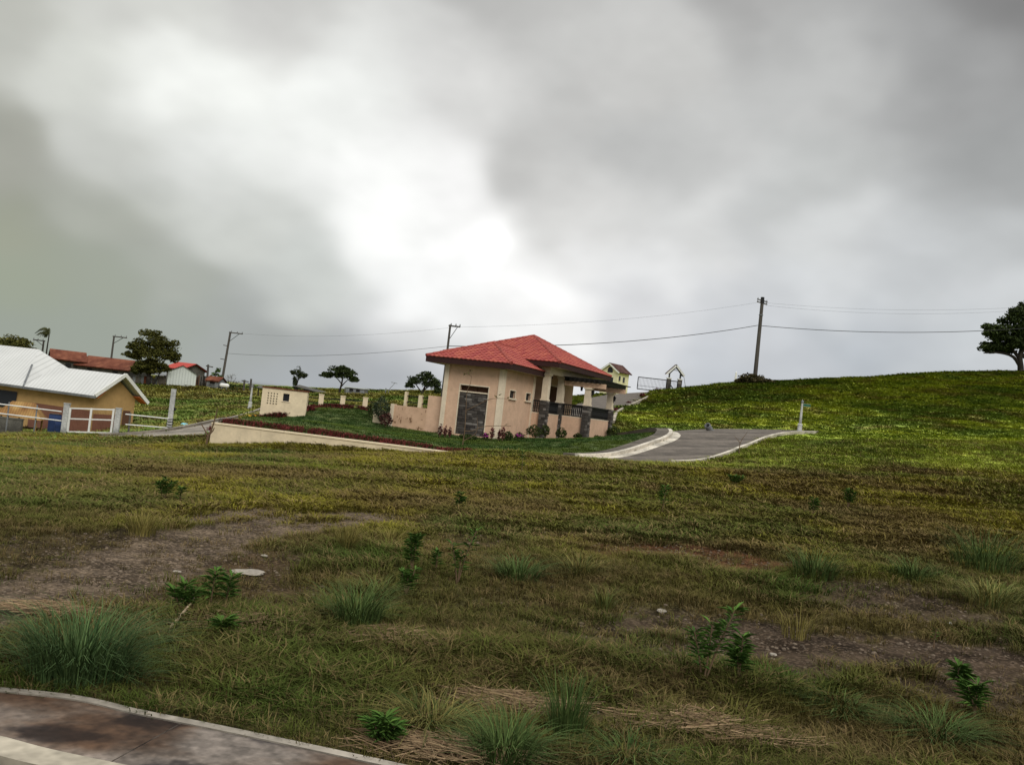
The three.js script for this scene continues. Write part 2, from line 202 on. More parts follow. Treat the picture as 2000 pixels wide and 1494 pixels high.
function strip(line, o0, o1, top, bottom, n = 60) { // solid strip beside a line, o0..o1 to its left
  const c = resample(line, n), sec = [], T = [];
  for (let i = 0; i < n; i++) { const t = c[Math.min(n - 1, i + 1)].clone().sub(c[Math.max(0, i - 1)]).setY(0).normalize(), nx = t.z, nz = -t.x; const a = [c[i].x + nx * o0, c[i].z + nz * o0], b = [c[i].x + nx * o1, c[i].z + nz * o1], y = height(c[i].x, c[i].z, false); sec.push([V3(a[0], y + bottom, a[1]), V3(a[0], y + top, a[1]), V3(b[0], y + top, b[1]), V3(b[0], y + bottom, b[1])]); }
  for (let i = 0; i < n - 1; i++) for (let k = 0; k < 3; k++) T.push(...quadT(sec[i][k], sec[i][k + 1], sec[i + 1][k + 1], sec[i + 1][k]));
  T.push(...quadT(...sec[0]), ...quadT(...sec[n - 1])); return tris(T);
}
const P2 = l => l.map(a => at(...a));
const jL = P2([[1128, 903, 38], [1160, 897.5, 38.8], [1200, 890.5, 39.8], [1262, 876, 42.4], [1300, 863, 45], [1312, 855, 47], [1304, 847, 49.5], [1280, 842, 51.5], [1230, 838, 54]]);
const jR = P2([[1310, 914, 35.5], [1372, 902, 37.5], [1420, 888, 39.8], [1460, 870, 43.3], [1500, 855, 46.5], [1545, 848.5, 49], [1590, 845.5, 50.8], [1600, 843, 54]]);
const hL = P2([[1045, 826, 62], [1085, 808, 74], [1130, 790, 92], [1190, 766.5, 121], [1200, 763, 128]]), hR = P2([[1190, 828, 62], [1203, 806, 74], [1240, 787, 94], [1300, 766, 121], [1312, 763, 128]]);
const dL = P2([[190, 862, 45.4], [255, 857, 46], [330, 850, 47], [408, 834, 50], [462, 815, 56], [503, 803, 62], [540, 790, 70]]), dR = P2([[190, 866, 44.6], [300, 864, 44.5], [405, 857, 44.5], [440, 838, 48.5], [500, 818, 54.5], [545, 800, 61], [580, 788, 70]]);
for (const [a, b] of [[jL, jR], [hL, hR], [dL, dR]]) roads.push([...resample(a, 30), ...resample(b, 30).reverse()].map(p => [p.x, p.z]));
structure('branch_road', ribbon(jL, jR, 70, 16, 0.03), M.asphalt, 'grey concrete road branch widening behind the field beside the house lawn', 'road');
structure('hill_road', ribbon(hL, hR, 60, 8, 0.05), M.asphalt, 'grey road climbing the hill behind the terrace to the gate', 'road');
structure('driveway', ribbon(dL, dR, 60, 8, 0.03), M.concrete, 'pale road bending behind the cream retaining wall', 'road');
structure('kerb', strip(jL, -0.02, 0.16, 0.2, -0.1), M.kerb, 'pale curved kerb along the house side of the branch road', 'kerb');
structure('gutter', strip(jL, -0.42, -0.02, 0.07, -0.1), M.kerb, 'pale concrete gutter curving round the branch road corner', 'gutter');
structure('footway', strip(jL, 0.16, 0.75, 0.16, -0.1), M.concreteDark, 'brownish footway strip between lawn and curved kerb', 'footway');
structure('kerb', strip(jR.slice(0, 7), -0.14, 0.0, 0.15, -0.1), M.kerb, 'thin pale kerb on the right edge of the branch road', 'kerb');
structure('kerb', strip(hR, -0.34, -0.14, 0.2, -0.1), M.kerbStone, 'pale kerb running up the right edge of the hill road', 'kerb');
structure('kerb', strip(dL, 0, 0.16, 0.14, -0.1), M.concrete, 'pale kerb along the far edge of the left road', 'kerb');

// street side pavement: slabs with open joints, kerb and carriageway
{
  const walk = new THREE.Group(); walk.name = 'pavement'; walk.userData = { kind: 'structure', label: 'stained concrete pavement beside the street in the bottom left corner', category: 'pavement' }; scene.add(walk);
  const NE = 900, E = resample(PAVE, NE), off = (i, o) => { const t = E[Math.min(NE - 1, i + 1)].clone().sub(E[Math.max(0, i - 1)]).setY(0).normalize(); return V3(E[i].x - t.z * o, 0, E[i].z + t.x * o); };
  const prism = (i0, i1, o0, o1, y0, y1) => { const T = [], S = []; for (let i = i0; i <= i1; i++) { const a = off(i, o0), b = off(i, o1); S.push([V3(a.x, y0, a.z), V3(a.x, y1, a.z), V3(b.x, y1, b.z), V3(b.x, y0, b.z)]); } for (let i = 0; i < S.length - 1; i++) for (let k = 0; k < 3; k++) T.push(...quadT(S[i][k], S[i][k + 1], S[i + 1][k + 1], S[i + 1][k])); T.push(...quadT(...S[0]), ...quadT(...S[S.length - 1])); return tris(T); };
  // distance along the edge so that slabs are of one length
  let L = [0]; for (let i = 1; i < NE; i++) L.push(L[i - 1] + E[i].distanceTo(E[i - 1]));
  let i0 = 0; for (let i = 1; i < NE; i++) if (L[i] - L[i0] > 1.75 || i === NE - 1) { part(walk, 'slab', prism(i0 + 1, i, 0.072, 0.70, -0.2, 0.1), M.walk); i0 = i; }
  part(walk, 'edging', prism(0, NE - 1, 0, 0.07, -0.25, 0.108), M.concrete); part(walk, 'kerb_stone', prism(0, NE - 1, 0.71, 0.9, -0.2, 0.104), M.kerbStone);
  structure('street', prism(0, NE - 1, 0.9, 9, -0.22, -0.02), M.asphalt, 'concrete street below the pavement kerb', 'road');
}

// ------------------------------------------------------------------ ground sheet
const mix3 = (a, b, t) => [lerp(a[0], b[0], t), lerp(a[1], b[1], t), lerp(a[2], b[2], t)];
const vergeAt = (x, z) => { const n = fbm(x * 0.35 + 4, z * 0.5, 3); return sstep(28, 38, -z + (n - 0.5) * 16) * sstep(1, 10, x + (n - 0.5) * 8); };
const zones = (x, z) => [fbm(x * 0.3 + 7, z * 0.2 + 3, 4), fbm(x * 0.36 + 27, z * 0.22 + 13, 4), fbm(x * 0.55 + 47, z * 0.6 + 23, 4)];
const yellowAt = (d, n1, n3) => sstep(15, 23, d) * sstep(0.36, 0.56, n3 * 0.55 + n1 * 0.45) * (1 - sstep(35, 40, d) * 0.4);
function hillColour(x, z, d) { const n = fbm(x * 0.2 + 31, z * 0.11, 4), n2 = fbm(x * 0.7 + 3, z * 0.45 + 8, 4), n3 = fbm(x * 2.2, z * 1.1 + 4, 3); let c = mix3([0.15, 0.20, 0.04], [0.33, 0.36, 0.055], sstep(0.36, 0.64, n * 0.6 + n3 * 0.4)); c = mix3(c, [0.20, 0.16, 0.055], sstep(0.54, 0.7, n2) * 0.65); if (d < 54) c = mix3(c, [0.27, 0.34, 0.045], sstep(0.4, 0.6, n2) * 0.6); return c; }
const blobs = []; // bare or dry places: world ellipses [x, z, rx, rz, bare, colour]
function patch(px, py, w, h, bare, col) { const c = hit(px, py), a = hit(px + w, py), n = hit(px, py + h), f = hit(px, py - h); blobs.push([c.x, c.z, Math.abs(a.x - c.x), Math.abs(n.z - f.z) / 2, bare, col]); }
const SOIL = [0.085, 0.055, 0.033], DUST = [0.165, 0.122, 0.085], RED = [0.12, 0.05, 0.026], GREYB = [0.08, 0.057, 0.039], DARK = [0.055, 0.037, 0.023];
patch(120, 1070, 240, 55, 0.75, DARK); patch(470, 1090, 190, 60, 0.85, SOIL); patch(200, 1150, 330, 45, 0.9, SOIL); patch(560, 1040, 150, 28, 0.7, SOIL); patch(520, 1160, 140, 40, 0.7, SOIL); patch(330, 1010, 160, 14, 0.4, SOIL);
patch(1600, 1262, 330, 58, 1, GREYB); patch(1870, 1280, 240, 60, 1, GREYB); patch(1760, 1190, 220, 40, 0.85, GREYB); patch(1430, 1215, 190, 30, 0.7, GREYB); patch(1250, 1255, 160, 28, 0.6, GREYB); patch(1900, 1350, 180, 40, 0.8, GREYB);
patch(1290, 1072, 220, 17, 0.9, RED); patch(1130, 1050, 120, 14, 0.6, RED); patch(1450, 1100, 130, 18, 0.75, RED); patch(1700, 1150, 140, 18, 0.7, GREYB);
patch(900, 1060, 120, 22, 0.55, SOIL); patch(830, 1230, 90, 18, 0.4, SOIL); patch(1000, 1170, 60, 15, 0.35, SOIL); patch(750, 1010, 130, 12, 0.5, SOIL); patch(1080, 1390, 240, 26, 0.35, SOIL);
const tracks = [[[-60, 1175], [0, 1155], [150, 1118], [260, 1075], [380, 1042], [500, 1020], [600, 1008], [700, 1003]], [[-60, 1215], [60, 1178], [220, 1140], [360, 1085], [480, 1050], [600, 1028], [740, 1014]], [[380, 1016], [450, 1003], [520, 996]]].map(l => resample(l.map(p => hit(...p)), 60));
function groundAt(x, z) { // colour of the bare ground and how bare it is
  const n1 = fbm(x * 0.7 + 3, z * 0.7, 4), n2 = fbm(x * 2.7 + 9, z * 2.7 + 4, 4), n3 = fbm(x * 0.16 + 1, z * 0.16 + 5, 3);
  let c = [lerp(0.075, 0.1, n1), lerp(0.07, 0.078, n1), 0.03], bare = 0.02 + 0.5 * sstep(0.55, 0.75, n1 * 0.6 + n2 * 0.4);
  for (const [bx, bz, rx, rz, b, col] of blobs) { const dx = (x - bx) / rx, dz = (z - bz) / rz, r = Math.sqrt(dx * dx + dz * dz) + (n2 - 0.5) * 1.3 + (n1 - 0.5) * 0.9; const w = b * (1 - sstep(0.55, 1.15, r)); if (w > 0) { c = c.map((q, i) => lerp(q, col[i] * (0.7 + 0.6 * n2), w)); bare = Math.max(bare, w); } }
  if (z > -32 && x < 2) for (const t of tracks) { let m = 9; for (const p of t) { const q = (p.x - x) ** 2 + ((p.z - z) * 0.8) ** 2; if (q < m) m = q; } const w = (1 - sstep(0.22, 0.55, Math.sqrt(m) + (n2 - 0.5) * 0.35)) * 0.95; if (w > 0) { c = c.map((q, i) => lerp(q, DUST[i] * (0.7 + 0.6 * n2), w)); bare = Math.max(bare, w); } }
  return [c, bare, n1, n2, n3];
}
{
  const ds = []; let d = -26; while (d < 640) { ds.push(d); d += d < -2 ? 2 : d < 4 ? 0.6 : d < 12 ? 0.1 : d < 24 ? 0.16 : d < 60 ? 0.32 : d < 126 ? 0.8 : d < 200 ? 5 : 25; }
  const nC = 440, pos = [], col = [], uv = [], idx = [];
  for (let i = 0; i < ds.length; i++) { const D = ds[i], hw = D > 0 ? 8 + 0.72 * D : 8 - D * 2;
    for (let j = 0; j < nC; j++) { const x = (j / (nC - 1) * 2 - 1) * hw, z = -D; let y = height(x, z), c;
      if (D < 45 && D > 3) { const g = groundAt(x, z); c = mix3(g[0], mix3([0.08, 0.10, 0.02], [0.17, 0.15, 0.025], sstep(0.45, 0.6, zones(x, z)[0])), sstep(13, 22, D) * (1 - g[1]) * 0.8); { const verge = vergeAt(x, z); if (verge > 0) c = mix3(c, hillColour(x, z, D).map(q => q * 1.8), verge); } y -= 0.03 * g[1]; } else if (x > 4) c = hillColour(x, z, D).map(q => q * 2.3); else { const n = fbm(x * 0.3, z * 0.3, 4), m = fbm(x * 0.06 + 8, z * 0.06, 3); c = [lerp(0.17, 0.33, n), lerp(0.25, 0.32, n), 0.06 + 0.03 * m]; }
      if (inLawn(x, z)) { const n = fbm(x * 0.8 + 5, z * 0.8, 4); c = [lerp(0.08, 0.16, n), lerp(0.12, 0.18, n), 0.055]; }
      for (const r of roads) if (inPoly(x, z, r)) y = height(x, z, false) - 0.12;
      pos.push(x, y, z); col.push(...c); uv.push(x, z); } }
  for (let i = 0; i < ds.length - 1; i++) for (let j = 0; j < nC - 1; j++) { const k = i * nC + j; idx.push(k, k + 1, k + nC, k + 1, k + nC + 1, k + nC); }
  const g = new THREE.BufferGeometry(); g.setAttribute('position', new THREE.Float32BufferAttribute(pos, 3)); g.setAttribute('color', new THREE.Float32BufferAttribute(col, 3)); g.setAttribute('uv', new THREE.Float32BufferAttribute(uv, 2)); g.setIndex(idx); g.computeVertexNormals();
  structure('ground', g, mat([1.15, 1.15, 1.15], { vertexColors: true, specularIntensity: 0.03, map: tSoil, bumpMap: tSoilB, bumpScale: 0.03 }), 'rough field of soil and grass rising to the hill', 'field');
}
console.log('ground done');

// ------------------------------------------------------------------ grass that nobody could count
function tuft(seed, n, h0, h1, spread, w, lean) { // a small tuft of curved blades, about one unit of its own size
  const R = rng(seed), pos = [];
  for (let i = 0; i < n; i++) {
    const a = R() * 6.283, r = spread * Math.sqrt(R()), bx = Math.cos(a) * r, bz = Math.sin(a) * r, dir = a + (R() - 0.5) * 1.6, H = lerp(h0, h1, R()), L = H * lean * (0.3 + R()), sx = -Math.sin(dir) * w * 0.5, sz = Math.cos(dir) * w * 0.5, cx = Math.cos(dir), cz = Math.sin(dir);
    const P = t => [bx + cx * L * t * t, H * (t - 0.25 * lean * t * t), bz + cz * L * t * t];
    const A = P(0), B = P(0.55), T = P(1);
    pos.push(A[0] - sx, A[1] - 0.03, A[2] - sz, A[0] + sx, A[1] - 0.03, A[2] + sz, B[0] + sx * 0.8, B[1], B[2] + sz * 0.8, A[0] - sx, A[1] - 0.03, A[2] - sz, B[0] + sx * 0.8, B[1], B[2] + sz * 0.8, B[0] - sx * 0.8, B[1], B[2] - sz * 0.8, B[0] - sx * 0.8, B[1], B[2] - sz * 0.8, B[0] + sx * 0.8, B[1], B[2] + sz * 0.8, ...T);
  }
  const g = new THREE.BufferGeometry(); g.setAttribute('position', new THREE.Float32BufferAttribute(pos, 3)); g.computeVertexNormals(); return g;
}
const grassMat = mat([1, 1, 1], { roughness: 0.95, specularIntensity: 0.02 });
function scatter(name, label, geo, list, category = 'grass') { // list of [x,y,z,scale,turn,[r,g,b],stretch]
  const o = new THREE.InstancedMesh(geo, grassMat, list.length), q = new THREE.Quaternion(), m = new THREE.Matrix4(), ax = V3(0, 1, 0), c = new THREE.Color();
  list.forEach(([x, y, z, s, t, k, st = 1], i) => { m.compose(V3(x, y, z), q.setFromAxisAngle(ax, t), V3(s, s * st, s)); o.setMatrixAt(i, m); o.setColorAt(i, c.setRGB(...k)); });
  o.name = numbered(name); tag(o, label, category, null, 'stuff'); scene.add(o); return o;
}

const G_GREEN = [0.075, 0.10, 0.02], G_OLIVE = [0.115, 0.10, 0.028], G_YELL = [0.235, 0.205, 0.022], G_DRY = [0.20, 0.14, 0.065], G_BROWN = [0.10, 0.065, 0.03], G_LUSH = [0.045, 0.085, 0.015];
const inRoad = (x, z) => roads.some(r => inPoly(x, z, r));
{
  const R = rng(71), lists = [[], [], [], []];
  const bands = [[5, 9, 330], [9, 14, 230], [14, 22, 130], [22, 32, 75], [32, 46, 48]];
  for (const [d0, d1, den] of bands) {
    const area = (d1 - d0) * (1.3 * (d0 + d1) / 2 + 3), n = Math.round(area * den);
    for (let i = 0; i < n; i++) {
      const d = Math.sqrt(lerp(d0 * d0, d1 * d1, R())), x = (R() * 2 - 1) * (0.62 * d + 1.5), z = -d;
      if (z > paveZ(x) - 0.02 || inLawn(x, z) || inRoad(x, z)) { R(); continue; }
      const [, bare, n1, n2, n3] = groundAt(x, z), keep = R();
      if (keep < bare * 0.96 - 0.0) continue;
      if (R() < 0.35 * sstep(0.52, 0.4, n2) * (d < 14 ? 1 : 0)) continue;
      const yell = yellowAt(d, n1, n3), dry = sstep(0.5, 0.72, n2) * 0.5 + bare * 0.8;
      let c = mix3(G_GREEN, G_OLIVE, clamp(n1 * 1.6 - 0.3)); const [zA, zB, zC] = zones(x, z), far = sstep(10, 17, d); c = mix3(c, [0.075, 0.115, 0.024], sstep(0.47, 0.34, zA) * far * 0.7); c = mix3(c, G_YELL, Math.max(yell * 0.45, sstep(0.46, 0.6, zA) * far) * (0.4 + 0.6 * R())); c = mix3(c, [0.13, 0.088, 0.035], sstep(0.53, 0.68, zB) * far * 0.7); if (d < 14) c = mix3(c, zC > 0.5 ? [0.05, 0.095, 0.018] : [0.11, 0.085, 0.03], Math.abs(zC - 0.5) * 3.2 * (1 - far)); const verge = vergeAt(x, z); if (verge > 0) c = mix3(c, hillColour(x, z, d), verge); c = mix3(c, R() < 0.5 ? G_DRY : G_BROWN, clamp(dry * R() * 1.2)); if (R() < 0.22) c = mix3(c, G_DRY, 0.75);  const v = (0.55 + 0.6 * R()) * (d < 12 ? 0.85 : 1.05); c = c.map(q => q * v);
      const s = lerp(0.85, 1.2, sstep(0.4, 0.6, zC)) * lerp(0.55, 1.25, R()) * lerp(0.75, 1.25, n1) * (1 - 0.45 * bare) * (d > 22 ? 1.3 : 1) * (z > paveZ(x) - 0.5 ? 0.7 : 1);
      lists[d < 14 ? Math.floor(R() * 2) : 2 + Math.floor(R() * 2)].push([x, height(x, z) - 0.035 * bare, z, s, R() * 6.28, c, 0.75 + 0.6 * R()]);
    }
  }
  scatter('field_grass', 'short mixed green and dry grass in the near field', tuft(1, 16, 0.05, 0.15, 0.10, 0.007, 1.3), lists[0]);
  scatter('field_grass', 'low spreading grass and weeds covering the near field', tuft(2, 14, 0.04, 0.12, 0.11, 0.011, 1.5), lists[1]);
  scatter('field_grass', 'yellowish grass in the middle of the field', tuft(3, 16, 0.05, 0.15, 0.18, 0.018, 1.5), lists[2]);
  scatter('field_grass', 'olive grass in the far part of the field', tuft(4, 14, 0.04, 0.12, 0.19, 0.022, 2.0), lists[3]);
  // lawn, hillside and meadow
  const lawn = [], hill = [], mead = [], hill2 = [];
  for (let i = 0; i < 24000; i++) { const x = lerp(-16, 10, R()), z = -lerp(37, 72, R()); if (!inLawn(x, z) || inRoad(x, z)) continue; const n = fbm(x * 0.5, z * 0.5, 3), v = 0.75 + 0.5 * R(); const lush = sstep(0.4, 0.6, n); lawn.push([x, height(x, z), z, 0.8 + 0.5 * R(), R() * 6.28, mix3([0.045, 0.085, 0.022], [0.085, 0.12, 0.024], lush).map(q => q * v), 0.6]); }
  for (let i = 0; i < 62000; i++) {
    const d = Math.sqrt(lerp(46 * 46, 119 * 119, R())), k = lerp(0.05, 0.62, R()), x = k * d, z = -d; if (inRoad(x, z) || inLawn(x, z)) continue;
    const n2 = fbm(x * 0.8 + 3, z * 0.5 + 8, 4), v = 0.7 + 0.6 * R();
    let c = hillColour(x, z, d); if (R() < 0.06) c = [0.05, 0.075, 0.016];
    (R() < 0.5 ? hill : hill2).push([x, height(x, z), z, (0.8 + 1.0 * R()) * lerp(0.8, 1.7, sstep(45, 110, d)) * lerp(0.7, 1.35, n2), R() * 6.28, c.map(q => q * v), 0.7 + 0.5 * R()]);
  }
  for (let i = 0; i < 30000; i++) {
    const d = Math.sqrt(lerp(40 * 40, 112 * 112, R())), k = lerp(-0.66, 0.06, R()), x = k * d, z = -d; if (inRoad(x, z) || inLawn(x, z)) continue;
    const n = fbm(x * 0.2 + 11, z * 0.2, 4), n2 = fbm(x * 0.7 + 3, z * 0.7 + 8, 3), v = 0.65 + 0.7 * R();
    let c = mix3([0.13, 0.19, 0.04], [0.26, 0.24, 0.06], sstep(0.4, 0.6, n)); c = mix3(c, [0.15, 0.11, 0.05], sstep(0.55, 0.7, n2) * 0.8);
    mead.push([x, height(x, z), z, (0.9 + 0.9 * R()) * lerp(0.8, 1.5, sstep(45, 110, d)), R() * 6.28, c.map(q => q * v), 0.8 + 0.5 * R()]);
  }
  scatter('lawn_grass', 'dark green trimmed lawn around the peach house', tuft(5, 18, 0.05, 0.11, 0.2, 0.02, 1.0), lawn);
  scatter('hill_grass', 'bright green pasture grass on the right hillside', tuft(6, 14, 0.03, 0.10, 0.3, 0.05, 2.2), hill);
  scatter('hill_grass', 'tufted darker pasture grass on the right hillside', tuft(8, 12, 0.02, 0.08, 0.36, 0.07, 3.0), hill2);
  scatter('meadow_grass', 'rough grass on the slope behind the left houses', tuft(7, 16, 0.04, 0.13, 0.32, 0.05, 1.8), mead);
  // gravel on the bare ground
  const grav = []; for (let i = 0; i < 60000; i++) { const d = lerp(5.5, 22, Math.pow(R(), 0.7)), x = (R() * 2 - 1) * (0.6 * d + 1), z = -d; const b = z > paveZ(x) - 0.1 ? 0 : groundAt(x, z)[1]; if (R() > b * 0.75) continue; const v = 0.6 + 0.9 * R(); grav.push([x, height(x, z) - 0.03 * b + 0.003, z, 0.006 + 0.022 * Math.pow(R(), 4), R() * 6.28, [0.11 * v, 0.085 * v, 0.062 * v], 0.6]); }
  scatter('gravel', 'loose grit and small stones on the bare soil', new THREE.IcosahedronGeometry(1, 0), grav, 'gravel');
}
console.log('grass done');
// ------------------------------------------------------------------ the peach house
function tiled(list, opt = {}) { // roof planes given as [eave start, eave end, top of the start side, top of the end side]; overlapping tile courses
  const R = rng(opt.seed ?? 5), pos = [], col = [], base = opt.col ?? [0.36, 0.085, 0.065];
  for (const [a, b, tb, ta] of list) {
    const e = b.clone().sub(a), L = e.length(); e.normalize(); const up = ta.clone().sub(a); const s = up.clone().addScaledVector(e, -up.dot(e)); const S = s.length(); s.normalize(); const n = e.clone().cross(s).normalize(); if (n.y < 0) n.negate();
    const x0 = up.dot(e), x1 = tb.clone().sub(a).dot(e), course = opt.course ?? 0.27, rows = Math.ceil(S / course), per = opt.per ?? 0.24;
    for (let r = 0; r < rows; r++) {
      const s0 = r * course - 0.03, s1 = Math.min(S, (r + 1) * course), t0 = clamp(r * course / S), t1 = s1 / S, l0 = lerp(0, x0, t0), r0 = lerp(L, x1, t0), l1 = lerp(0, x0, t1), r1 = lerp(L, x1, t1); if (r0 - l0 < 0.05) continue;
      const seg = Math.max(1, Math.ceil((r0 - l0) / (per / 4))), shift = 0;
      const pt = (x, y, lift) => a.clone().addScaledVector(e, x).addScaledVector(s, y).addScaledVector(n, lift + 0.012 * Math.cos((x / per + shift) * 6.2832));
      for (let i = 0; i < seg; i++) {
        const xa = Math.max(l0, l0 + i * per / 4), xb = Math.min(r0, l0 + (i + 1) * per / 4), ca = clamp(xa, l1, r1), cb = clamp(xb, l1, r1), cell = hash2(Math.floor((l0 + i * per / 4) / per) + 50, r + (opt.seed ?? 5) * 31), v = 0.86 + 0.28 * cell;
        const p = [pt(xa, s0, 0.07), pt(xb, s0, 0.07), pt(cb, s1, 0.03), pt(ca, s1, 0.03), pt(xa, s0, 0.02), pt(xb, s0, 0.02)];
        for (const k of [0, 1, 2, 0, 2, 3, 4, 5, 1, 4, 1, 0]) { pos.push(p[k].x, p[k].y, p[k].z); col.push(base[0] * v, base[1] * v * (0.85 + 0.3 * cell), base[2] * v); }
      }
    }
  }
  const g = new THREE.BufferGeometry(); g.setAttribute('position', new THREE.Float32BufferAttribute(pos, 3)); g.setAttribute('color', new THREE.Float32BufferAttribute(col, 3)); g.computeVertexNormals(); return g;
}
function ridgeCaps(lines, r = 0.09, col = [0.27, 0.06, 0.045]) { const out = []; for (const [a, b] of lines) { const L = a.distanceTo(b), n = Math.max(2, Math.round(L / 0.4)); for (let i = 0; i < n; i++) { const p = a.clone().lerp(b, i / n), q = a.clone().lerp(b, (i + 1.06) / n); const g = rod(p, q, r, r * 0.82, 10); g.translate(0, 0.03, 0); g.setAttribute('color', new THREE.BufferAttribute(new Float32Array(g.attributes.position.count * 3).map((_, k) => col[k % 3] * (0.85 + 0.3 * hash2(i, Math.round(L * 10)))), 3)); out.push(g); } } return merge(out); }
const unit = new THREE.BoxGeometry(1, 1, 1);
function stones(parent, w, h, place, rowH, seed, wide = 0.28) { // coursed stones on a face; place(x, y, depth) -> position, turn
  const R = rng(seed); let y = 0;
  while (y < h - 0.03) { const hh = Math.min(rowH * (0.75 + 0.55 * R()), h - y); let x = 0; while (x < w - 0.01) { let ww = Math.min(wide * (0.5 + R()), w - x); if (w - x - ww < 0.07) ww = w - x; const m = new THREE.Mesh(unit, stoneMats[Math.floor(Math.pow(R(), 1.5) * stoneMats.length)]); m.name = 'stone'; const dep = 0.05 + 0.035 * R(), [p, t] = place(x + ww / 2, y + hh / 2, dep / 2); m.scale.set(ww - 0.012, hh - 0.012, dep); m.position.copy(p); m.rotation.y = t; parent.add(m); x += ww; } y += hh; }
}
const house = thing('peach_house', 'peach pavilion house with red tiled hip roofs and stone pillars', 'house', at(970, 856, 46), -22 * Math.PI / 180);
const H3 = (u, v, h) => V3(u, h, -v);                 // along the front, into depth, up
const hb = (u0, u1, v0, v1, h0, h1) => span(u0, u1, h0, h1, -v1, -v0);
{
  // wing walls with openings
  const w = [hb(-3.05, 0, 0.14, 4.27, -0.5, 3.4)];
  w.length = 0;
  w.push(hb(-3.05, -2.2, 0, 0.14, -0.5, 3.4), hb(-0.7, 0, 0, 0.14, -0.5, 3.4), hb(-2.2, -0.7, 0, 0.14, 2.38, 3.4), hb(-2.2, -0.7, 0.0, 0.14, -0.5, -0.02));
  w.push(hb(-3.05, -2.91, 0.14, 4.27, -0.5, 3.4), hb(-2.91, 0, 4.13, 4.27, -0.5, 3.4), hb(-2.91, -0.14, 0.4, 0.46, -0.5, 3.4));
  const vs = [0.14, 0.98, 1.72, 3.18, 3.85, 4.13]; // right face, openings between [1,2] and [3,4]
  w.push(hb(-0.14, 0, 0.14, 4.13, -0.5, 2.0), hb(-0.14, 0, 0.14, 4.13, 2.36, 3.4), hb(-0.14, 0, vs[0], vs[1], 2.0, 2.36), hb(-0.14, 0, vs[2], vs[3], 2.0, 2.36), hb(-0.14, 0, vs[4], vs[5], 2.0, 2.36));
  part(house, 'wall', w, M.peach);
  for (const g of [[hb(-3.1, -2.87, -0.05, 0.0, -0.5, 3.3), hb(-3.1, -3.05, 0, 0.2, -0.5, 3.3)], [hb(-0.2, 0.05, -0.05, 0.0, -0.5, 3.3), hb(0, 0.05, 0, 0.26, -0.5, 3.3)], [hb(0, 0.05, 4.05, 4.3, -0.5, 3.3)]]) part(house, 'pilaster', g, M.creamTrim);
  const panel = part(house, 'stone_panel', hb(-2.2, -0.7, 0.09, 0.14, -0.02, 2.03), stoneMats[2]);
  stones(panel, 1.5, 2.05, (x, y, dp) => [H3(-2.2 + x, 0.09 - dp * 0.6, -0.02 + y), 0], 0.11, 3, 0.26);
  part(house, 'panel_trim', [hb(-2.25, -2.2, -0.02, 0.1, -0.02, 2.42), hb(-0.7, -0.65, -0.02, 0.1, -0.02, 2.42), hb(-2.2, -0.7, -0.02, 0.1, 2.36, 2.42), hb(-2.2, -0.7, 0.0, 0.1, 2.03, 2.09)], M.creamTrim);
  const tr = part(house, 'transom', hb(-2.2, -0.7, 0.3, 0.34, 2.09, 2.36), M.brown); part(tr, 'mullion', hb(-1.47, -1.43, 0.2, 0.29, 2.09, 2.36), M.brown);
  for (const [a, b] of [[vs[1], vs[2]], [vs[3], vs[4]]]) {
    const win = part(house, 'window', hb(-0.11, -0.09, a, b, 2.0, 2.36), M.glass);
    part(win, 'frame', [hb(-0.06, 0.03, a - 0.05, a, 1.96, 2.41), hb(-0.06, 0.03, b, b + 0.05, 1.96, 2.41), hb(-0.06, 0.03, a, b, 2.36, 2.41)], M.creamTrim); part(win, 'sill', hb(-0.06, 0.09, a - 0.1, b + 0.1, 1.92, 1.995), M.creamTrim); part(win, 'mullion', [hb(-0.085, -0.06, (a + b) / 2 - 0.02, (a + b) / 2 + 0.02, 2, 2.36)], M.dark);
  }
  // wing roof
  const e = 3.57, FL = H3(-3.94, -0.6, e), FR = H3(0.56, -0.6, e), BL = H3(-3.94, 5.4, e), BR = H3(0.56, 5.4, e), A = H3(-1.69, 2.3, 4.69), B = H3(-1.69, 4.9, 4.69);
  const roof = part(house, 'wing_roof', tiled([[FL, FR, A, A], [FR, BR, B, A], [BL, FL, A, B]], { seed: 4 }), M.tile);
  part(roof, 'ridge_cap', ridgeCaps([[FL, A], [FR, A], [A, B]]), M.tile);
  part(roof, 'fascia', [hb(-3.94, 0.56, -0.6, -0.56, e - 0.27, e + 0.02), hb(0.52, 0.56, -0.56, 5.4, e - 0.27, e + 0.02), hb(-3.94, -3.9, -0.56, 5.4, e - 0.27, e + 0.02)], M.fascia);
  part(roof, 'soffit', [hb(-3.9, 0.52, -0.56, 0.0, e - 0.25, e - 0.22), hb(0.0, 0.52, 0, 5.4, e - 0.25, e - 0.22), hb(-3.9, -3.05, 0, 5.4, e - 0.25, e - 0.22)], M.soffit);
  // main roof
  const m = 4.08, mFL = H3(-5.05, 3.47, m), mFR = H3(1.53, 3.47, m), mBL = H3(-5.05, 12.9, m), mBR = H3(1.53, 12.9, m), X = H3(-1.76, 8, 5.69);
  const roof2 = part(house, 'main_roof', tiled([[mFL, mFR, X, X], [mFR, mBR, X, X], [mBR, mBL, X, X], [mBL, mFL, X, X]], { seed: 9 }), M.tile);
  part(roof2, 'ridge_cap', ridgeCaps([[mFL, X], [mFR, X], [mBR, X], [mBL, X]]), M.tile);
  part(roof2, 'fascia', [hb(-5.05, 1.53, 3.47, 3.51, m - 0.26, m + 0.02), hb(1.49, 1.53, 3.51, 12.86, m - 0.26, m + 0.02), hb(-5.05, -5.01, 3.51, 12.86, m - 0.26, m + 0.02), hb(-5.05, 1.53, 12.86, 12.9, m - 0.26, m + 0.02)], M.fascia);
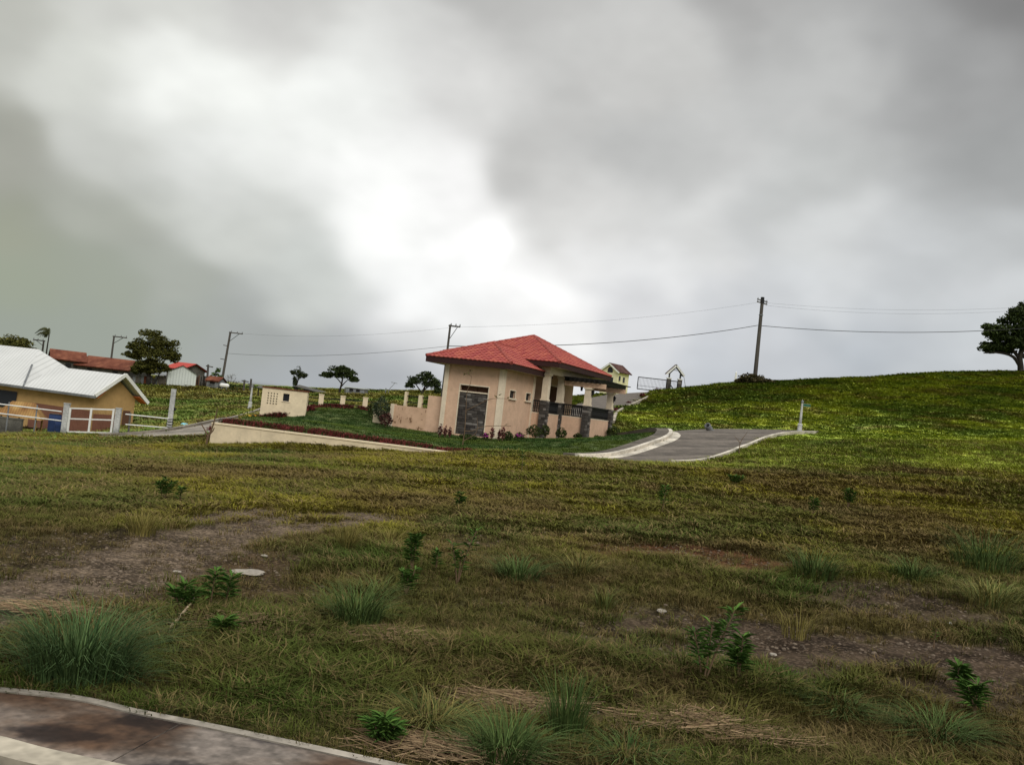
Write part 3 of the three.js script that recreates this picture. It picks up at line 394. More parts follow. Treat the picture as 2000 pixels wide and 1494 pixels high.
  part(roof2, 'soffit', hb(-5.01, 1.49, 3.51, 12.86, m - 0.24, m - 0.21), M.soffit);
  // main body, floor, header beams
  part(house, 'main_wall', [hb(-4.3, -0.4, 6.9, 11.9, -0.5, 3.84)], M.peach); part(house, 'door', hb(-0.4, -0.36, 7.6, 9.0, 1.1, 3.0), M.brown); part(house, 'door_trim', [hb(-0.4, -0.33, 7.48, 7.6, 1.1, 3.1), hb(-0.4, -0.33, 9.0, 9.12, 1.1, 3.1), hb(-0.4, -0.33, 7.6, 9.0, 3.0, 3.1)], M.creamTrim);
  part(house, 'floor', [hb(-2.9, 0.6, 4.28, 6.89, 0.9, 1.1), hb(-0.39, 2.2, 6.89, 10.9, 0.9, 1.1)], M.concrete);
  part(house, 'header_beam', [hb(-2.9, 0.85, 4.1, 4.44, 3.5, 3.83), hb(0.5, 0.84, 4.44, 11.6, 3.5, 3.83)], M.soffit);
  // low walls with a light coping and railings
  const segs = [[0.05, 4.27, 0.5, 4.27], [0.66, 4.45, 0.66, 6.46], [0.84, 6.64, 2.04, 6.64], [2.22, 6.82, 2.22, 10.74], [0.0, 10.92, 2.04, 10.92]];
  for (const [u0, v0, u1, v1] of segs) {
    const t = 0.08, lw = u0 === u1 ? [u0 - t, u0 + t, v0, v1] : [u0, u1, v0 - t, v0 + t];
    const wl = part(house, 'low_wall', hb(...lw, -0.5, 1.42), M.peach); part(wl, 'coping', hb(lw[0] - 0.012, lw[1] + 0.012, lw[2], lw[3], 1.42, 1.46), M.creamTrim);
    const a = H3(u0, v0, 2.06), b = H3(u1, v1, 2.06), L = a.distanceTo(b), n = Math.max(2, Math.round(L / 0.11)), bl = [], dn = V3(0, -0.56, 0);
    const rl = part(house, 'railing', bar(a, b, 0.09, 0.07), M.iron); part(rl, 'lower_rail', bar(a.clone().add(dn), b.clone().add(dn), 0.04, 0.04), M.iron); part(rl, 'middle_rail', bar(a.clone().add(V3(0, -0.12, 0)), b.clone().add(V3(0, -0.12, 0)), 0.03, 0.025), M.iron);
    for (let i = 0; i <= n; i++) { const p = a.clone().lerp(b, i / n), q = p.clone().add(V3(0, -0.58, 0)); bl.push(bar(p, q, 0.03), rod(p.clone().lerp(q, 0.35), p.clone().lerp(q, 0.75), 0.034, 0.034, 6)); }
    part(rl, 'balusters', bl, M.iron).userData.kind = 'stuff';
  }
  // stone pillars and columns
  for (const [i, [u, v, top]] of [[0.66, 4.27, 3.5], [0.66, 6.64, 3.5], [2.22, 6.64, 3.08], [2.22, 10.92, 3.08]].entries()) {
    const p = part(house, 'stone_pillar', hb(u - 0.165, u + 0.165, v - 0.165, v + 0.165, -0.5, 2.1), stoneMats[2]);
    stones(p, 0.36, 2.5, (x, y, dp) => [H3(u - 0.18 + x, v - 0.16 - dp, -0.4 + y), 0], 0.15, 20 + i); stones(p, 0.36, 2.5, (x, y, dp) => [H3(u + 0.16 + dp, v - 0.18 + x, -0.4 + y), Math.PI / 2], 0.15, 30 + i);
    const c = part(house, 'column', hb(u - 0.165, u + 0.165, v - 0.165, v + 0.165, 2.1, top), M.creamTrim); part(c, 'base', hb(u - 0.2, u + 0.2, v - 0.2, v + 0.2, 2.1, 2.18), M.creamTrim); part(c, 'capital', hb(u - 0.22, u + 0.22, v - 0.22, v + 0.22, top - 0.1, top - 0.002), M.creamTrim);
  }
  // pergola
  for (const [u0, u1, v] of [[0.85, 3.12, 6.64], [0.85, 3.05, 10.92], [-4.55, -3.05, 6.0]]) part(house, 'pergola_beam', hb(u0, u1, v - 0.11, v + 0.11, 3.08, 3.33), M.peach);
  for (let k = 0; k < 8; k++) { const u = 0.98 + k * 0.27; part(house, 'rafter', hb(u - 0.04, u + 0.04, 6.2, 11.45, 3.332, 3.5), M.dark); }
  for (let k = 0; k < 20; k++) { const v = 6.25 + k * 0.27; part(house, 'batten', hb(0.88, 3.2, v - 0.05, v + 0.05, 3.502, 3.545), M.dark); }
  for (let k = 0; k < 5; k++) { const u = -4.35 + k * 0.27; part(house, 'rafter', hb(u - 0.04, u + 0.04, 5.6, 9.5, 3.332, 3.5), M.dark); }
  // lanterns
  for (const [u, v, h] of [[2.46, 6.64, 2.78], [2.46, 10.92, 2.7], [1.5, 7.6, 3.0]]) { const hang = u === 1.5, l = part(house, 'lantern', [new THREE.CylinderGeometry(0.075, 0.055, 0.2, 6).translate(u, h, -v), new THREE.ConeGeometry(0.12, 0.1, 6).translate(u, h + 0.15, -v)], M.iron); part(l, 'bracket', hang ? rod(H3(u, v, h + 0.18), H3(u, v, 3.4), 0.015) : [rod(H3(u - 0.08, v, h - 0.02), H3(u - 0.02, v, h - 0.2), 0.018), rod(H3(u - 0.08, v, h + 0.1), H3(u, v, h + 0.22), 0.016)], M.iron); }
}
// peach garden wall that steps down from the house
{
  const o = thing('garden_wall', 'stained peach garden wall stepping down from the left side of the house', 'wall', house.position.clone(), house.rotation.y);
  part(o, 'high_section', hb(-4.02, -3.12, 0.32, 0.5, -0.5, 1.68), M.peach); part(o, 'low_section', hb(-5.85, -4.02, 0.32, 0.5, -0.5, 1.02), M.peachStained); part(o, 'end_block', hb(-6.05, -5.85, 0.28, 0.55, -0.5, 1.06), M.creamTrim);
}
// ------------------------------------------------------------------ walls, fences, gates and small buildings
{ // cream retaining wall in front of the lawn, its coping level
  const o = thing('retaining_wall', 'long level cream retaining wall in front of the lawn', 'wall', V3(0, 0, 0));
  const a = wallA.clone().setY(0), b = wallB.clone().setY(0).addScaledVector(wDir, 1.2), n = 5;
  for (let i = 0; i < n; i++) { const p = a.clone().lerp(b, i / n).addScaledVector(wDir, 0.004), q = a.clone().lerp(b, (i + 1) / n).addScaledVector(wDir, -0.004), f = wNor.clone().multiplyScalar(0.34), top = WALLTOP - 0.06, T = [], s = [p, q, q.clone().add(f), p.clone().add(f)]; for (let k = 0; k < 4; k++) { const c = s[k], d = s[(k + 1) % 4]; T.push(...quadT(V3(c.x, -1.6, c.z), V3(d.x, -1.6, d.z), V3(d.x, top, d.z), V3(c.x, top, c.z))); } T.push(...quadT(...s.map(c => V3(c.x, top, c.z)))); part(o, 'wall_section', tris(T), M.cream); }
  const c0 = a.clone().addScaledVector(wNor, -0.03), c1 = b.clone().addScaledVector(wNor, -0.03), f = wNor.clone().multiplyScalar(0.4), s = [c0, c1, c1.clone().add(f), c0.clone().add(f)], T = [];
  for (let k = 0; k < 4; k++) { const c = s[k], d = s[(k + 1) % 4]; T.push(...quadT(V3(c.x, WALLTOP - 0.06, c.z), V3(d.x, WALLTOP - 0.06, d.z), V3(d.x, WALLTOP, d.z), V3(c.x, WALLTOP, c.z))); } T.push(...quadT(...s.map(c => V3(c.x, WALLTOP, c.z)))); part(o, 'coping', tris(T), M.cream);
}
const yawTo = (a, b) => Math.atan2(-(b.z - a.z), b.x - a.x);
{ // cream utility building with vent holes and one window
  const a = at(505, 821, 49), b = at(598, 790, 49.4), o = thing('utility_building', 'small cream flat roofed building with vent holes and one dark window', 'building', a, yawTo(a, b)), L = Math.hypot(b.x - a.x, b.z - a.z), Ht = at(512, 756, 49).y - a.y;
  const vents = []; for (let i = 0; i < 4; i++) for (let j = 0; j < 5; j++) vents.push([0.3 + i * 0.145, Ht - 0.28 - j * 0.12]);
  // front wall in pieces round the window and the vent grid
  const wx0 = 1.05, wx1 = 1.36, wy1 = Ht - 0.2, wy0 = wy1 - 0.38, gx0 = 0.24, gx1 = 0.82, gy1 = Ht - 0.2, gy0 = Ht - 0.84, fr = (x0, x1, y0, y1) => span(x0, x1, y0, y1, -0.14, 0);
  part(o, 'wall', [fr(0, gx0, -1, Ht), fr(gx0, gx1, -1, gy0), fr(gx0, gx1, gy1, Ht), fr(gx1, wx0, -1, Ht), fr(wx0, wx1, -1, wy0), fr(wx0, wx1, wy1, Ht), fr(wx1, L, -1, Ht), span(0, 0.14, -1, Ht, -2.6, -0.14), span(L - 0.14, L, -1, Ht, -2.6, -0.14), span(0.14, L - 0.14, -1, Ht, -2.6, -2.46)], M.cream);
  const grid = part(o, 'vent_grid', span(gx0, gx1, gy0, gy1, -0.13, -0.1), M.dark); for (let i = 0; i <= 4; i++) part(grid, 'vent_bar', span(gx0 + i * 0.145 - 0.04, gx0 + i * 0.145 + 0.04, gy0, gy1, -0.1, -0.004), M.cream); for (let j = 0; j <= 5; j++) part(grid, 'vent_bar', span(gx0, gx1, gy0 + j * 0.128 - 0.035, gy0 + j * 0.128 + 0.035, -0.098, -0.007), M.cream);
  const w = part(o, 'window', span(wx0, wx1, wy0, wy1, -0.13, -0.11), M.glass); part(w, 'sill', span(wx0 - 0.05, wx1 + 0.05, wy0 - 0.04, wy0, -0.1, 0.04), M.creamTrim); part(w, 'mullion', span((wx0 + wx1) / 2 - 0.015, (wx0 + wx1) / 2 + 0.015, wy0, wy1, -0.1, -0.07), M.dark);
  part(o, 'roof', span(-0.05, L + 0.05, Ht, Ht + 0.05, -2.65, 0.05), M.rust); 
}
function fencePost(o, p, q, w) { const y = p.y; const m = part(o, 'post', [span(-w / 2, w / 2, -0.4, q, -w / 2, w / 2), span(-w / 2 - 0.02, w / 2 + 0.02, q, q + 0.05, -w / 2 - 0.02, w / 2 + 0.02)], M.cream); m.position.copy(p); return m; }
{ // fence of cream posts and dark rails on a low base
  const P = [[625, 795, 54], [667, 798, 54.3], [711, 801, 54.6]].map(a => at(...a)), o = thing('garden_fence', 'boundary fence of three cream posts with dark rails above the lawn', 'fence', P[0].clone());
  const q = P.map(p => p.clone().sub(P[0])), ends = [at(600, 793, 53.5).sub(P[0]), ...q, at(745, 806, 55).sub(P[0])];
  q.forEach(p => { const m = fencePost(o, p, 0.68, 0.26); m.rotation.y = yawTo(P[0], P[2]); });
  for (let i = 0; i < 4; i++) { const n0 = i === 0 ? ends[i] : ends[i].clone(), n1 = ends[i + 1]; for (const h of [0.22, 0.5]) part(o, 'rail', bar(n0.clone().add(V3(0, h, 0)), n1.clone().add(V3(0, h, 0)), 0.05, 0.05), M.iron); part(o, 'base_wall', bar(n0.clone().add(V3(0, -0.08, 0)), n1.clone().add(V3(0, -0.08, 0)), 0.16, 0.3), M.cream); }
}
{ // two slender posts on the garden wall
  const b = house.position, r = house.rotation.y, loc = (u, v, h) => H3(u, v, h).applyAxisAngle(V3(0, 1, 0), r).add(b);
  const o = thing('wall_fence', 'pair of cream posts with two dark rails on the peach garden wall', 'fence', loc(-5.3, 0.41, 1.022), r);
  for (const [x, h, w] of [[0, 0.72, 0.13], [0.83, 0.62, 0.2]]) part(o, 'post', span(x - w / 2, x + w / 2, 0, h, -0.08, 0.08), M.cream);
  for (const h of [0.18, 0.5]) part(o, 'rail', span(0.066, 1.27, h, h + 0.045, -0.02, 0.02), M.iron);
}
{ // cream block with shrubs at the end of the garden wall
  const o = thing('planter_wall', 'low cream wall stub behind the shrubs beside the peach garden wall', 'wall', at(747, 822, 49), -0.25);
  part(o, 'wall', span(-0.5, 0.45, -0.5, 0.45, -0.1, 0.1), M.cream); part(o, 'coping', span(-0.52, 0.47, 0.452, 0.49, -0.12, 0.12), M.cream);
}
// white gate and its fences
{
  const a = at(123, 847, 46), b = at(225, 849, 46.4), yaw = yawTo(a, b), L = Math.hypot(b.x - a.x, b.z - a.z);
  const mk = (label, p, h) => { const o = thing('gate_post', label, 'gate post', p, yaw); part(o, 'shaft', span(-0.12, 0.12, -0.3, h, -0.12, 0.12), M.whitePaint); part(o, 'cap', span(-0.14, 0.14, h, h + 0.04, -0.14, 0.14), M.whitePaint); return o; };
  mk('chipped white gate post left of the white gate', a, 1.42); mk('white gate post right of the white gate', b, 1.25);
  const g = thing('white_gate', 'white steel pipe gate with open panels between two posts', 'gate', a.clone().lerp(b, 0.07), yaw), dy = (b.y - a.y) * 0.86, G = L * 0.86;
  for (const h of [0.1, 0.72, 1.22]) part(g, 'rail', bar(V3(0, h, 0), V3(G, h + dy - 0.02, 0), 0.06), M.white); for (const t of [0, 0.47, 0.97]) part(g, 'stile', span(G * t - 0.045, G * t + 0.045, 0.1 + dy * t, 1.25 + dy * t, -0.04, 0.04), M.white);
  for (let i = 0; i < 26; i++) part(g, 'wire', rod(V3(G * (0.02 + i * 0.0367), 0.1, 0), V3(G * (0.02 + i * 0.0367), 1.2, 0), 0.004, 0.004, 4), M.rust);
  const left = thing('pipe_fence', 'white two rail pipe fence running left from the gate', 'fence', at(-60, 842, 46)), o0 = left.position;
  for (const [y0, y1] of [[782, 804], [800.5, 822]]) part(left, 'rail', rod(at(-60, y0, 46).sub(o0), at(119, y1, 45.9).sub(o0), 0.03), M.white); for (const x of [-55, 10, 65]) part(left, 'post', rod(at(x, 843 + x * 0.03, 46).sub(o0), at(x + 7, 784 + x * 0.115, 46).sub(o0), 0.035), M.gray);
  const right = thing('pipe_fence', 'low white two rail pipe fence between gate and tall white post', 'fence', at(248, 850, 46.8)), o1 = right.position;
  for (const [y0, y1] of [[809, 818], [829, 836]]) part(right, 'rail', rod(at(244, y0, 46.6).sub(o1), at(330, y1, 47.2).sub(o1), 0.028), M.white); part(right, 'post', [rod(at(249, 852, 46.7).sub(o1), at(254, 806, 46.7).sub(o1), 0.05)], M.block);
  const t = at(329, 841, 47.3), tall = thing('white_post', 'tall square white concrete post beside the left road', 'post', t, 0.2); part(tall, 'shaft', span(-0.11, 0.11, -0.4, 2.05, -0.11, 0.11), M.whitePaint); part(tall, 'bracket', [span(0.11, 0.2, 1.0, 1.14, -0.04, 0.04)], M.iron); part(tall, 'barbed_ties', [0.18, 0.32, 0.46, 0.58].map(h => new THREE.TorusGeometry(0.15, 0.02, 5, 10).rotateX(Math.PI / 2 + 0.15).translate(0, h, 0)), M.iron).userData.kind = 'stuff';
  const bl = single('low_block_wall', [span(-1.4, 0, -0.4, 0.62, -0.1, 0.1), span(-1.45, 0.02, 0.62, 0.68, -0.13, 0.13)], M.block, 'low grey block wall stub behind the pipe fence at the left edge', 'wall'); bl.position.copy(at(40, 845, 48));
  const kb = thing('striped_kerb', 'yellow and black painted kerb beside the cream utility building', 'kerb', at(484, 818, 50), 0.5); for (let i = 0; i < 6; i++) part(kb, i % 2 ? 'black_block' : 'yellow_block', span(i * 0.14, i * 0.14 + 0.136, -0.1, 0.2 + i * 0.02, -0.12, 0.12), i % 2 ? M.dark : M.yellow);
  const kb2 = thing('yellow_kerb', 'short yellow painted kerb piece in the grass right of the white gate', 'kerb', at(256, 857, 44.6), 0); for (let i = 0; i < 3; i++) part(kb2, 'block', span(i * 0.24, i * 0.24 + 0.23, -0.15, 0.16, -0.1, 0.1), i === 1 ? M.concrete : M.yellow);
}
// house with white metal roof
{
  const Lf = at(185, 773, 54), alpha = 1.13, gd = V3(Math.cos(alpha), 0, -Math.sin(alpha)), rd = V3(-Math.sin(alpha), 0, -Math.cos(alpha)); // along the gable, along the ridge
  const W = 3.93, D = 5.85; // gable width, length of the lower roof
  const o = thing('white_roof_house', 'tan house with white metal gable and hip roof behind the white gate', 'house', V3(Lf.x, height(Lf.x, Lf.z), Lf.z)), O = o.position;
  const eave = Lf.y - O.y, rise = 1.34, q = (g, r, y) => V3(Lf.x - O.x, 0, Lf.z - O.z).addScaledVector(gd, g).addScaledVector(rd, r).setY(y);
  const slab = (a, b, c, d, t = 0.07) => tris([...quadT(a, b, c, d), ...[[a, b], [b, c], [c, d], [d, a]].flatMap(([m, n]) => quadT(m, n, V3(n.x, n.y - t, n.z), V3(m.x, m.y - t, m.z))), ...quadT(...[a, b, c, d].map(v => V3(v.x, v.y - t, v.z)))]);
  const A0 = q(0, 0, eave), A1 = q(0, D, eave), R0 = q(W / 2, 0, eave + rise), R1 = q(W / 2, D, eave + rise), B0 = q(W, 0, eave - 0.2), B1 = q(W, D, eave);
  part(o, 'roof_slope', slab(A0, A1, R1, R0), M.sheet); part(o, 'roof_slope', slab(R0, R1, B1, B0), M.sheet);
  part(o, 'barge_board', [bar(A0, R0, 0.08, 0.2), bar(R0, B0, 0.08, 0.2)], M.white); part(o, 'gutter', bar(A0.clone().add(V3(0, -0.08, 0)), A1.clone().add(V3(0, -0.08, 0)), 0.1, 0.13), M.gray);
  // big hip part, further along the ridge
  const D2 = 11, E0 = q(0.0, D + 0.02, eave + 0.01), E1 = q(0, D + D2, eave + 0.01), F0 = q(W + 2.2, D + 0.02, eave + 0.01), F1 = q(W + 2.2, D + D2, eave + 0.01), T0 = q(W / 2 + 1.1, D + 3.0, eave + rise + 0.95), T1 = q(W / 2 + 1.1, D + 7.5, eave + rise + 0.95);
  part(o, 'hip_roof', [slab(E0, E1, T1, T0), tris([E0, T0, F0]), slab(T0, T1, F1, F0), tris([E1, F1, T1])], M.sheet); part(o, 'valley_flashing', bar(E0.clone().add(V3(0, 0.03, 0)), T0.clone().lerp(E0, 0.45).add(V3(0, 0.04, 0)), 0.1, 0.04), M.gray); part(o, 'gutter', bar(E0.clone().add(V3(0, -0.08, 0)), E1.clone().add(V3(0, -0.08, 0)), 0.1, 0.13), M.gray);
  // walls
  const wl = (g0, r0, g1, r1, y1, t1 = y1) => tris(quadT(q(g0, r0, -0.6), q(g1, r1, -0.6), q(g1, r1, t1), q(g0, r0, y1)));
  part(o, 'gable_wall', [wl(0.45, 0.55, W - 0.5, 0.55, eave - 0.02), tris([q(0.45, 0.55, eave - 0.02), q(W - 0.5, 0.55, eave - 0.02), q(W / 2, 0.55, eave + rise - 0.3)]), wl(W - 0.5, 0.55, W - 0.5, D, eave)], M.tan);
  part(o, 'front_wall', [wl(0.45, 0.55, 0.45, D + D2 - 0.4, eave)], M.tan);
  part(o, 'soffit_board', [bar(A0.clone().add(V3(0, -0.12, 0)).addScaledVector(rd, 0.3).addScaledVector(gd, 0.25), q(0.75, 0.3, eave + 0.3), 0.5, 0.04), bar(q(W - 0.7, 0.3, eave + 0.12), q(W - 0.1, 0.3, eave - 0.25), 0.5, 0.04)], M.orange);
  part(o, 'door', [wl(W - 1.35, 0.5, W - 0.8, 0.5, eave - 0.75)], M.brown); part(o, 'wainscot', [wl(0.5, 0.52, W - 1.45, 0.52, eave - 1.05), wl(0.42, 0.6, 0.42, D - 0.2, eave - 0.9)], mat([0.2, 0.09, 0.06], { map: tPlaster }));
  part(o, 'window', [tris(quadT(q(0.4, D + 1, eave - 1.4), q(0.4, D + 2.6, eave - 1.4), q(0.4, D + 2.6, eave - 0.4), q(0.4, D + 1, eave - 0.4)))], M.glass);
}
{ // small hut with a bamboo roof
  const p = at(42, 838, 50), o = thing('bamboo_hut', 'small open hut with tan bamboo roof at the left edge behind the fence', 'hut', V3(p.x, height(p.x, p.z), p.z), 0.25), h = at(40, 798, 50).y - p.y;
  const r = at(32, 770, 50).y - p.y; part(o, 'roof_slope', tris(quadT(V3(-1.25, h, 0.7), V3(0.95, h - 0.1, 0.7), V3(0.4, r, -0.35), V3(-0.7, r, -0.35))), M.thatch); part(o, 'roof_slope', tris(quadT(V3(-1.25, h, -1.2), V3(0.95, h - 0.1, -1.2), V3(0.4, r, -0.35), V3(-0.7, r, -0.35))), M.thatch); part(o, 'gable', tris([V3(-1.25, h, 0.7), V3(-0.7, r, -0.35), V3(-1.25, h, -1.2)]), M.thatch); part(o, 'gable', tris([V3(0.95, h - 0.1, 0.7), V3(0.4, r, -0.35), V3(0.95, h - 0.1, -1.2)]), M.thatch);
  for (const [x, z] of [[-0.95, 0.45], [-0.1, 0.45], [0.7, 0.45], [-0.95, -0.95], [0.7, -0.95]]) part(o, 'post', rod(V3(x, -0.4, z), V3(x, h, z), 0.05), M.thatch);
  part(o, 'bench', [span(-0.9, 0.65, 0.4, 0.46, -0.9, -0.5), span(-0.8, -0.72, -0.3, 0.4, -0.8, -0.6), span(0.5, 0.58, -0.3, 0.4, -0.8, -0.6)], M.brown);
}
{ // blue drums behind the fence
  const drum = (label, px, py, d, r, h) => { const p = at(px, py, d), o = thing('blue_drum', label, 'drum', V3(p.x, height(p.x, p.z) - 0.05, p.z)); part(o, 'body', new THREE.LatheGeometry([[0, 0], [r, 0], [r * 1.04, h * 0.06], [r, h * 0.1], [r, h * 0.32], [r * 1.05, h * 0.35], [r, h * 0.38], [r, h * 0.64], [r * 1.05, h * 0.67], [r, h * 0.7], [r * 0.98, h], [0, h]].map(a => new THREE.Vector2(...a)), 14), M.blue); part(o, 'lid', new THREE.CylinderGeometry(r * 0.9, r * 0.9, 0.04, 14).translate(0, h + 0.02, 0), M.dark); };
  drum('tall dark blue drum behind the fence left of the gate', 104, 838, 48, 0.3, 1.05); drum('small blue drum beside the left gate post', 113, 842, 47.3, 0.2, 0.7);
  const b = single('plastic_bag', new THREE.IcosahedronGeometry(0.16, 2), M.aqua, 'pale blue plastic bag lying in the grass right of the white post', 'litter'); const pa = b.geometry.attributes.position; for (let i = 0; i < pa.count; i++) { const k = 0.75 + 0.5 * hash2(Math.round(pa.getX(i) * 90), Math.round(pa.getY(i) * 90 + pa.getZ(i) * 70)); pa.setXYZ(i, pa.getX(i) * k * 1.6, pa.getY(i) * k * 0.6, pa.getZ(i) * k); } b.geometry.computeVertexNormals(); b.position.copy(onGround(at(363, 826, 52), 0.06));
}
// village behind the white roof
function shack(label, px, py, d, w, dep, wallH, rise, turn, wallM, roofM, over = 0.3) {
  const p = at(px, py, d), o = thing('village_house', label, 'house', p, turn, 'houses on the left ridge'); o.position.y = Math.min(p.y, height(p.x, p.z) + 0.1);
  part(o, 'wall', [span(-w / 2, w / 2, -0.8, wallH, -dep, 0), tris([V3(w / 2, wallH, 0), V3(w / 2, wallH, -dep), V3(w / 2, wallH + rise, -dep / 2)]), tris([V3(-w / 2, wallH, 0), V3(-w / 2, wallH, -dep), V3(-w / 2, wallH + rise, -dep / 2)])], wallM);
  const k = rise / (dep / 2), y0 = wallH - over * k, z0 = over, x = w / 2 + over, r = V3(0, 0, 0); for (const s of [0, 1]) { const f = z => s ? -dep - z : z; part(o, 'roof_slope', tris([...quadT(V3(-x, y0, f(z0)), V3(x, y0, f(z0)), V3(x, wallH + rise + 0.05, -dep / 2), V3(-x, wallH + rise + 0.05, -dep / 2)), ...quadT(V3(-x, y0 - 0.08, f(z0)), V3(x, y0 - 0.08, f(z0)), V3(x, wallH + rise - 0.03, -dep / 2), V3(-x, wallH + rise - 0.03, -dep / 2))]), roofM); }
  const nW = Math.max(1, Math.floor(w / 1.8)); for (let i = 0; i < nW; i++) { const cx = -w / 2 + (i + 0.5) * w / nW; const win = part(o, 'window', span(cx - 0.25, cx + 0.25, wallH * 0.45, wallH * 0.8, 0.001, 0.03), M.dark); part(win, 'sill', span(cx - 0.3, cx + 0.3, wallH * 0.45 - 0.06, wallH * 0.45, 0.001, 0.07), wallM); }
  return o;
}
shack('grey house with small rusty roof left of the palm', 82, 740, 92, 3.2, 3.5, 1.55, 0.6, -0.3, M.block, M.rust);
shack('dark walled house with rusty gable roof behind the white roof', 128, 745, 90, 2.6, 4, 2.1, 0.75, 0.5, M.block, M.rust);
shack('long grey block house with wide rust red roof', 196, 748, 90, 5.0, 4.5, 1.55, 0.85, -0.1, M.block, M.rust);
shack('house with bright red roof peeking out beside the big tree', 338, 742, 98, 2.2, 3.0, 1.75, 0.55, -0.5, M.block, M.redRoof);
{ const o = shack('white corrugated gable shed right of the big tree', 325, 752, 90, 3.0, 2.5, 1.35, 0.6, -1.25, M.whitewash, M.gray, 0.12); }
function panelWall(name, label, category, a, b, h, n, m, group) { const o = thing(name, label, category, a.clone(), yawTo(a, b)), L = Math.hypot(b.x - a.x, b.z - a.z), R = rng(Math.round(a.x * 7 + 900)); for (let i = 0; i < n; i++) { const hh = h * (0.8 + 0.35 * R()), x = i * L / n; const g = span(x + 0.005, x + L / n - 0.005, -0.5, hh, -0.03, 0.03); g.translate(0, (b.y - a.y) * (i + 0.5) / n, (R() - 0.5) * 0.05); part(o, 'panel', g, m[Math.floor(R() * m.length)]); } return o; }
panelWall('yard_wall', 'pale block yard wall below the white gable shed', 'wall', at(330, 752, 90), at(372, 754, 90), 0.95, 6, [M.concrete, M.gray, M.block]);
panelWall('plank_fence', 'dark plank fence right of the white gable shed', 'fence', at(372, 754, 91), at(402, 754, 92), 0.9, 14, [M.brown, M.block, M.bark]);
panelWall('tin_fence', 'patched grey tin fence below the long rusty roofed house', 'fence', at(235, 752, 88), at(322, 752, 89), 0.8, 16, [M.block, M.rust, M.gray, M.concreteDark]);
{ const o = shack('tiny grey hut with faded red roof below the leaning pole', 413, 757, 91, 1.2, 1.3, 0.75, 0.3, -0.2, M.gray, M.rust, 0.15); }
{ const p = at(437, 757, 91), o = thing('white_tank', 'small white tank lying on the ridge right of the tiny hut', 'tank', p, 0.3); part(o, 'body', new THREE.CapsuleGeometry(0.2, 0.5, 6, 12).rotateZ(Math.PI / 2).translate(0, 0.2, 0), M.white); part(o, 'stand', [span(-0.25, -0.17, -0.3, 0.1, -0.15, 0.15), span(0.17, 0.25, -0.3, 0.1, -0.15, 0.15)], M.gray); }
{ const p = at(692, 772, 99), o = thing('grey_shed', 'grey flat roofed shed on the ridge below the umbrella tree', 'shed', p, -0.1); part(o, 'wall', span(-0.98, 0.98, -0.4, 0.72, -1.5, 0), M.gray); part(o, 'roof', span(-1.15, 1.1, 0.721, 0.8, -1.6, 0.12), M.whitewash); for (const x of [-0.6, 0.1]) { const w = part(o, 'window', span(x, x + 0.4, 0.36, 0.64, 0.001, 0.03), M.dark); part(w, 'sill', span(x - 0.04, x + 0.44, 0.31, 0.359, 0.001, 0.06), M.gray); } part(o, 'porch', [span(0.98, 1.1, -0.4, 0.7, -0.1, 0.0), span(-1.12, -1.04, -0.4, 0.7, -0.1, 0.0)], M.block); }
{ const a = at(575, 765, 96), b = at(622, 775, 96), o = thing('low_shed', 'long low dark roofed shed behind the cream utility building', 'shed', a, yawTo(a, b)), L = a.distanceTo(b) + 0.4; part(o, 'roof', tris([...quadT(V3(0, 0.55, 0.4), V3(L, 0.15, 0.4), V3(L, 0.35, -1.6), V3(0, 0.75, -1.6)), ...quadT(V3(0, 0.47, 0.4), V3(L, 0.07, 0.4), V3(L, 0.27, -1.6), V3(0, 0.67, -1.6))]), M.block); for (let i = 0; i < 4; i++) part(o, 'post', rod(V3(0.15 + i * (L - 0.3) / 3, -0.8, 0.3), V3(0.15 + i * (L - 0.3) / 3, 0.5 - i * 0.12, 0.3), 0.05), M.bark); part(o, 'back_wall', span(0.1, L - 0.1, -0.8, 0.3, -1.5, -1.4), M.block); }
{ const a = at(499, 768, 80), o = thing('lean_to', 'small dark lean to roof left of the cream utility building', 'shed', a, 0); part(o, 'roof', tris(quadT(V3(0, 0.5, 0.3), V3(1.2, 0.42, 0.3), V3(1.2, 0.6, -1), V3(0, 0.68, -1))), M.block); for (const x of [0.2, 1.0]) part(o, 'post', rod(V3(x, -0.6, 0), V3(x, 0.52, 0), 0.05), M.bark); }
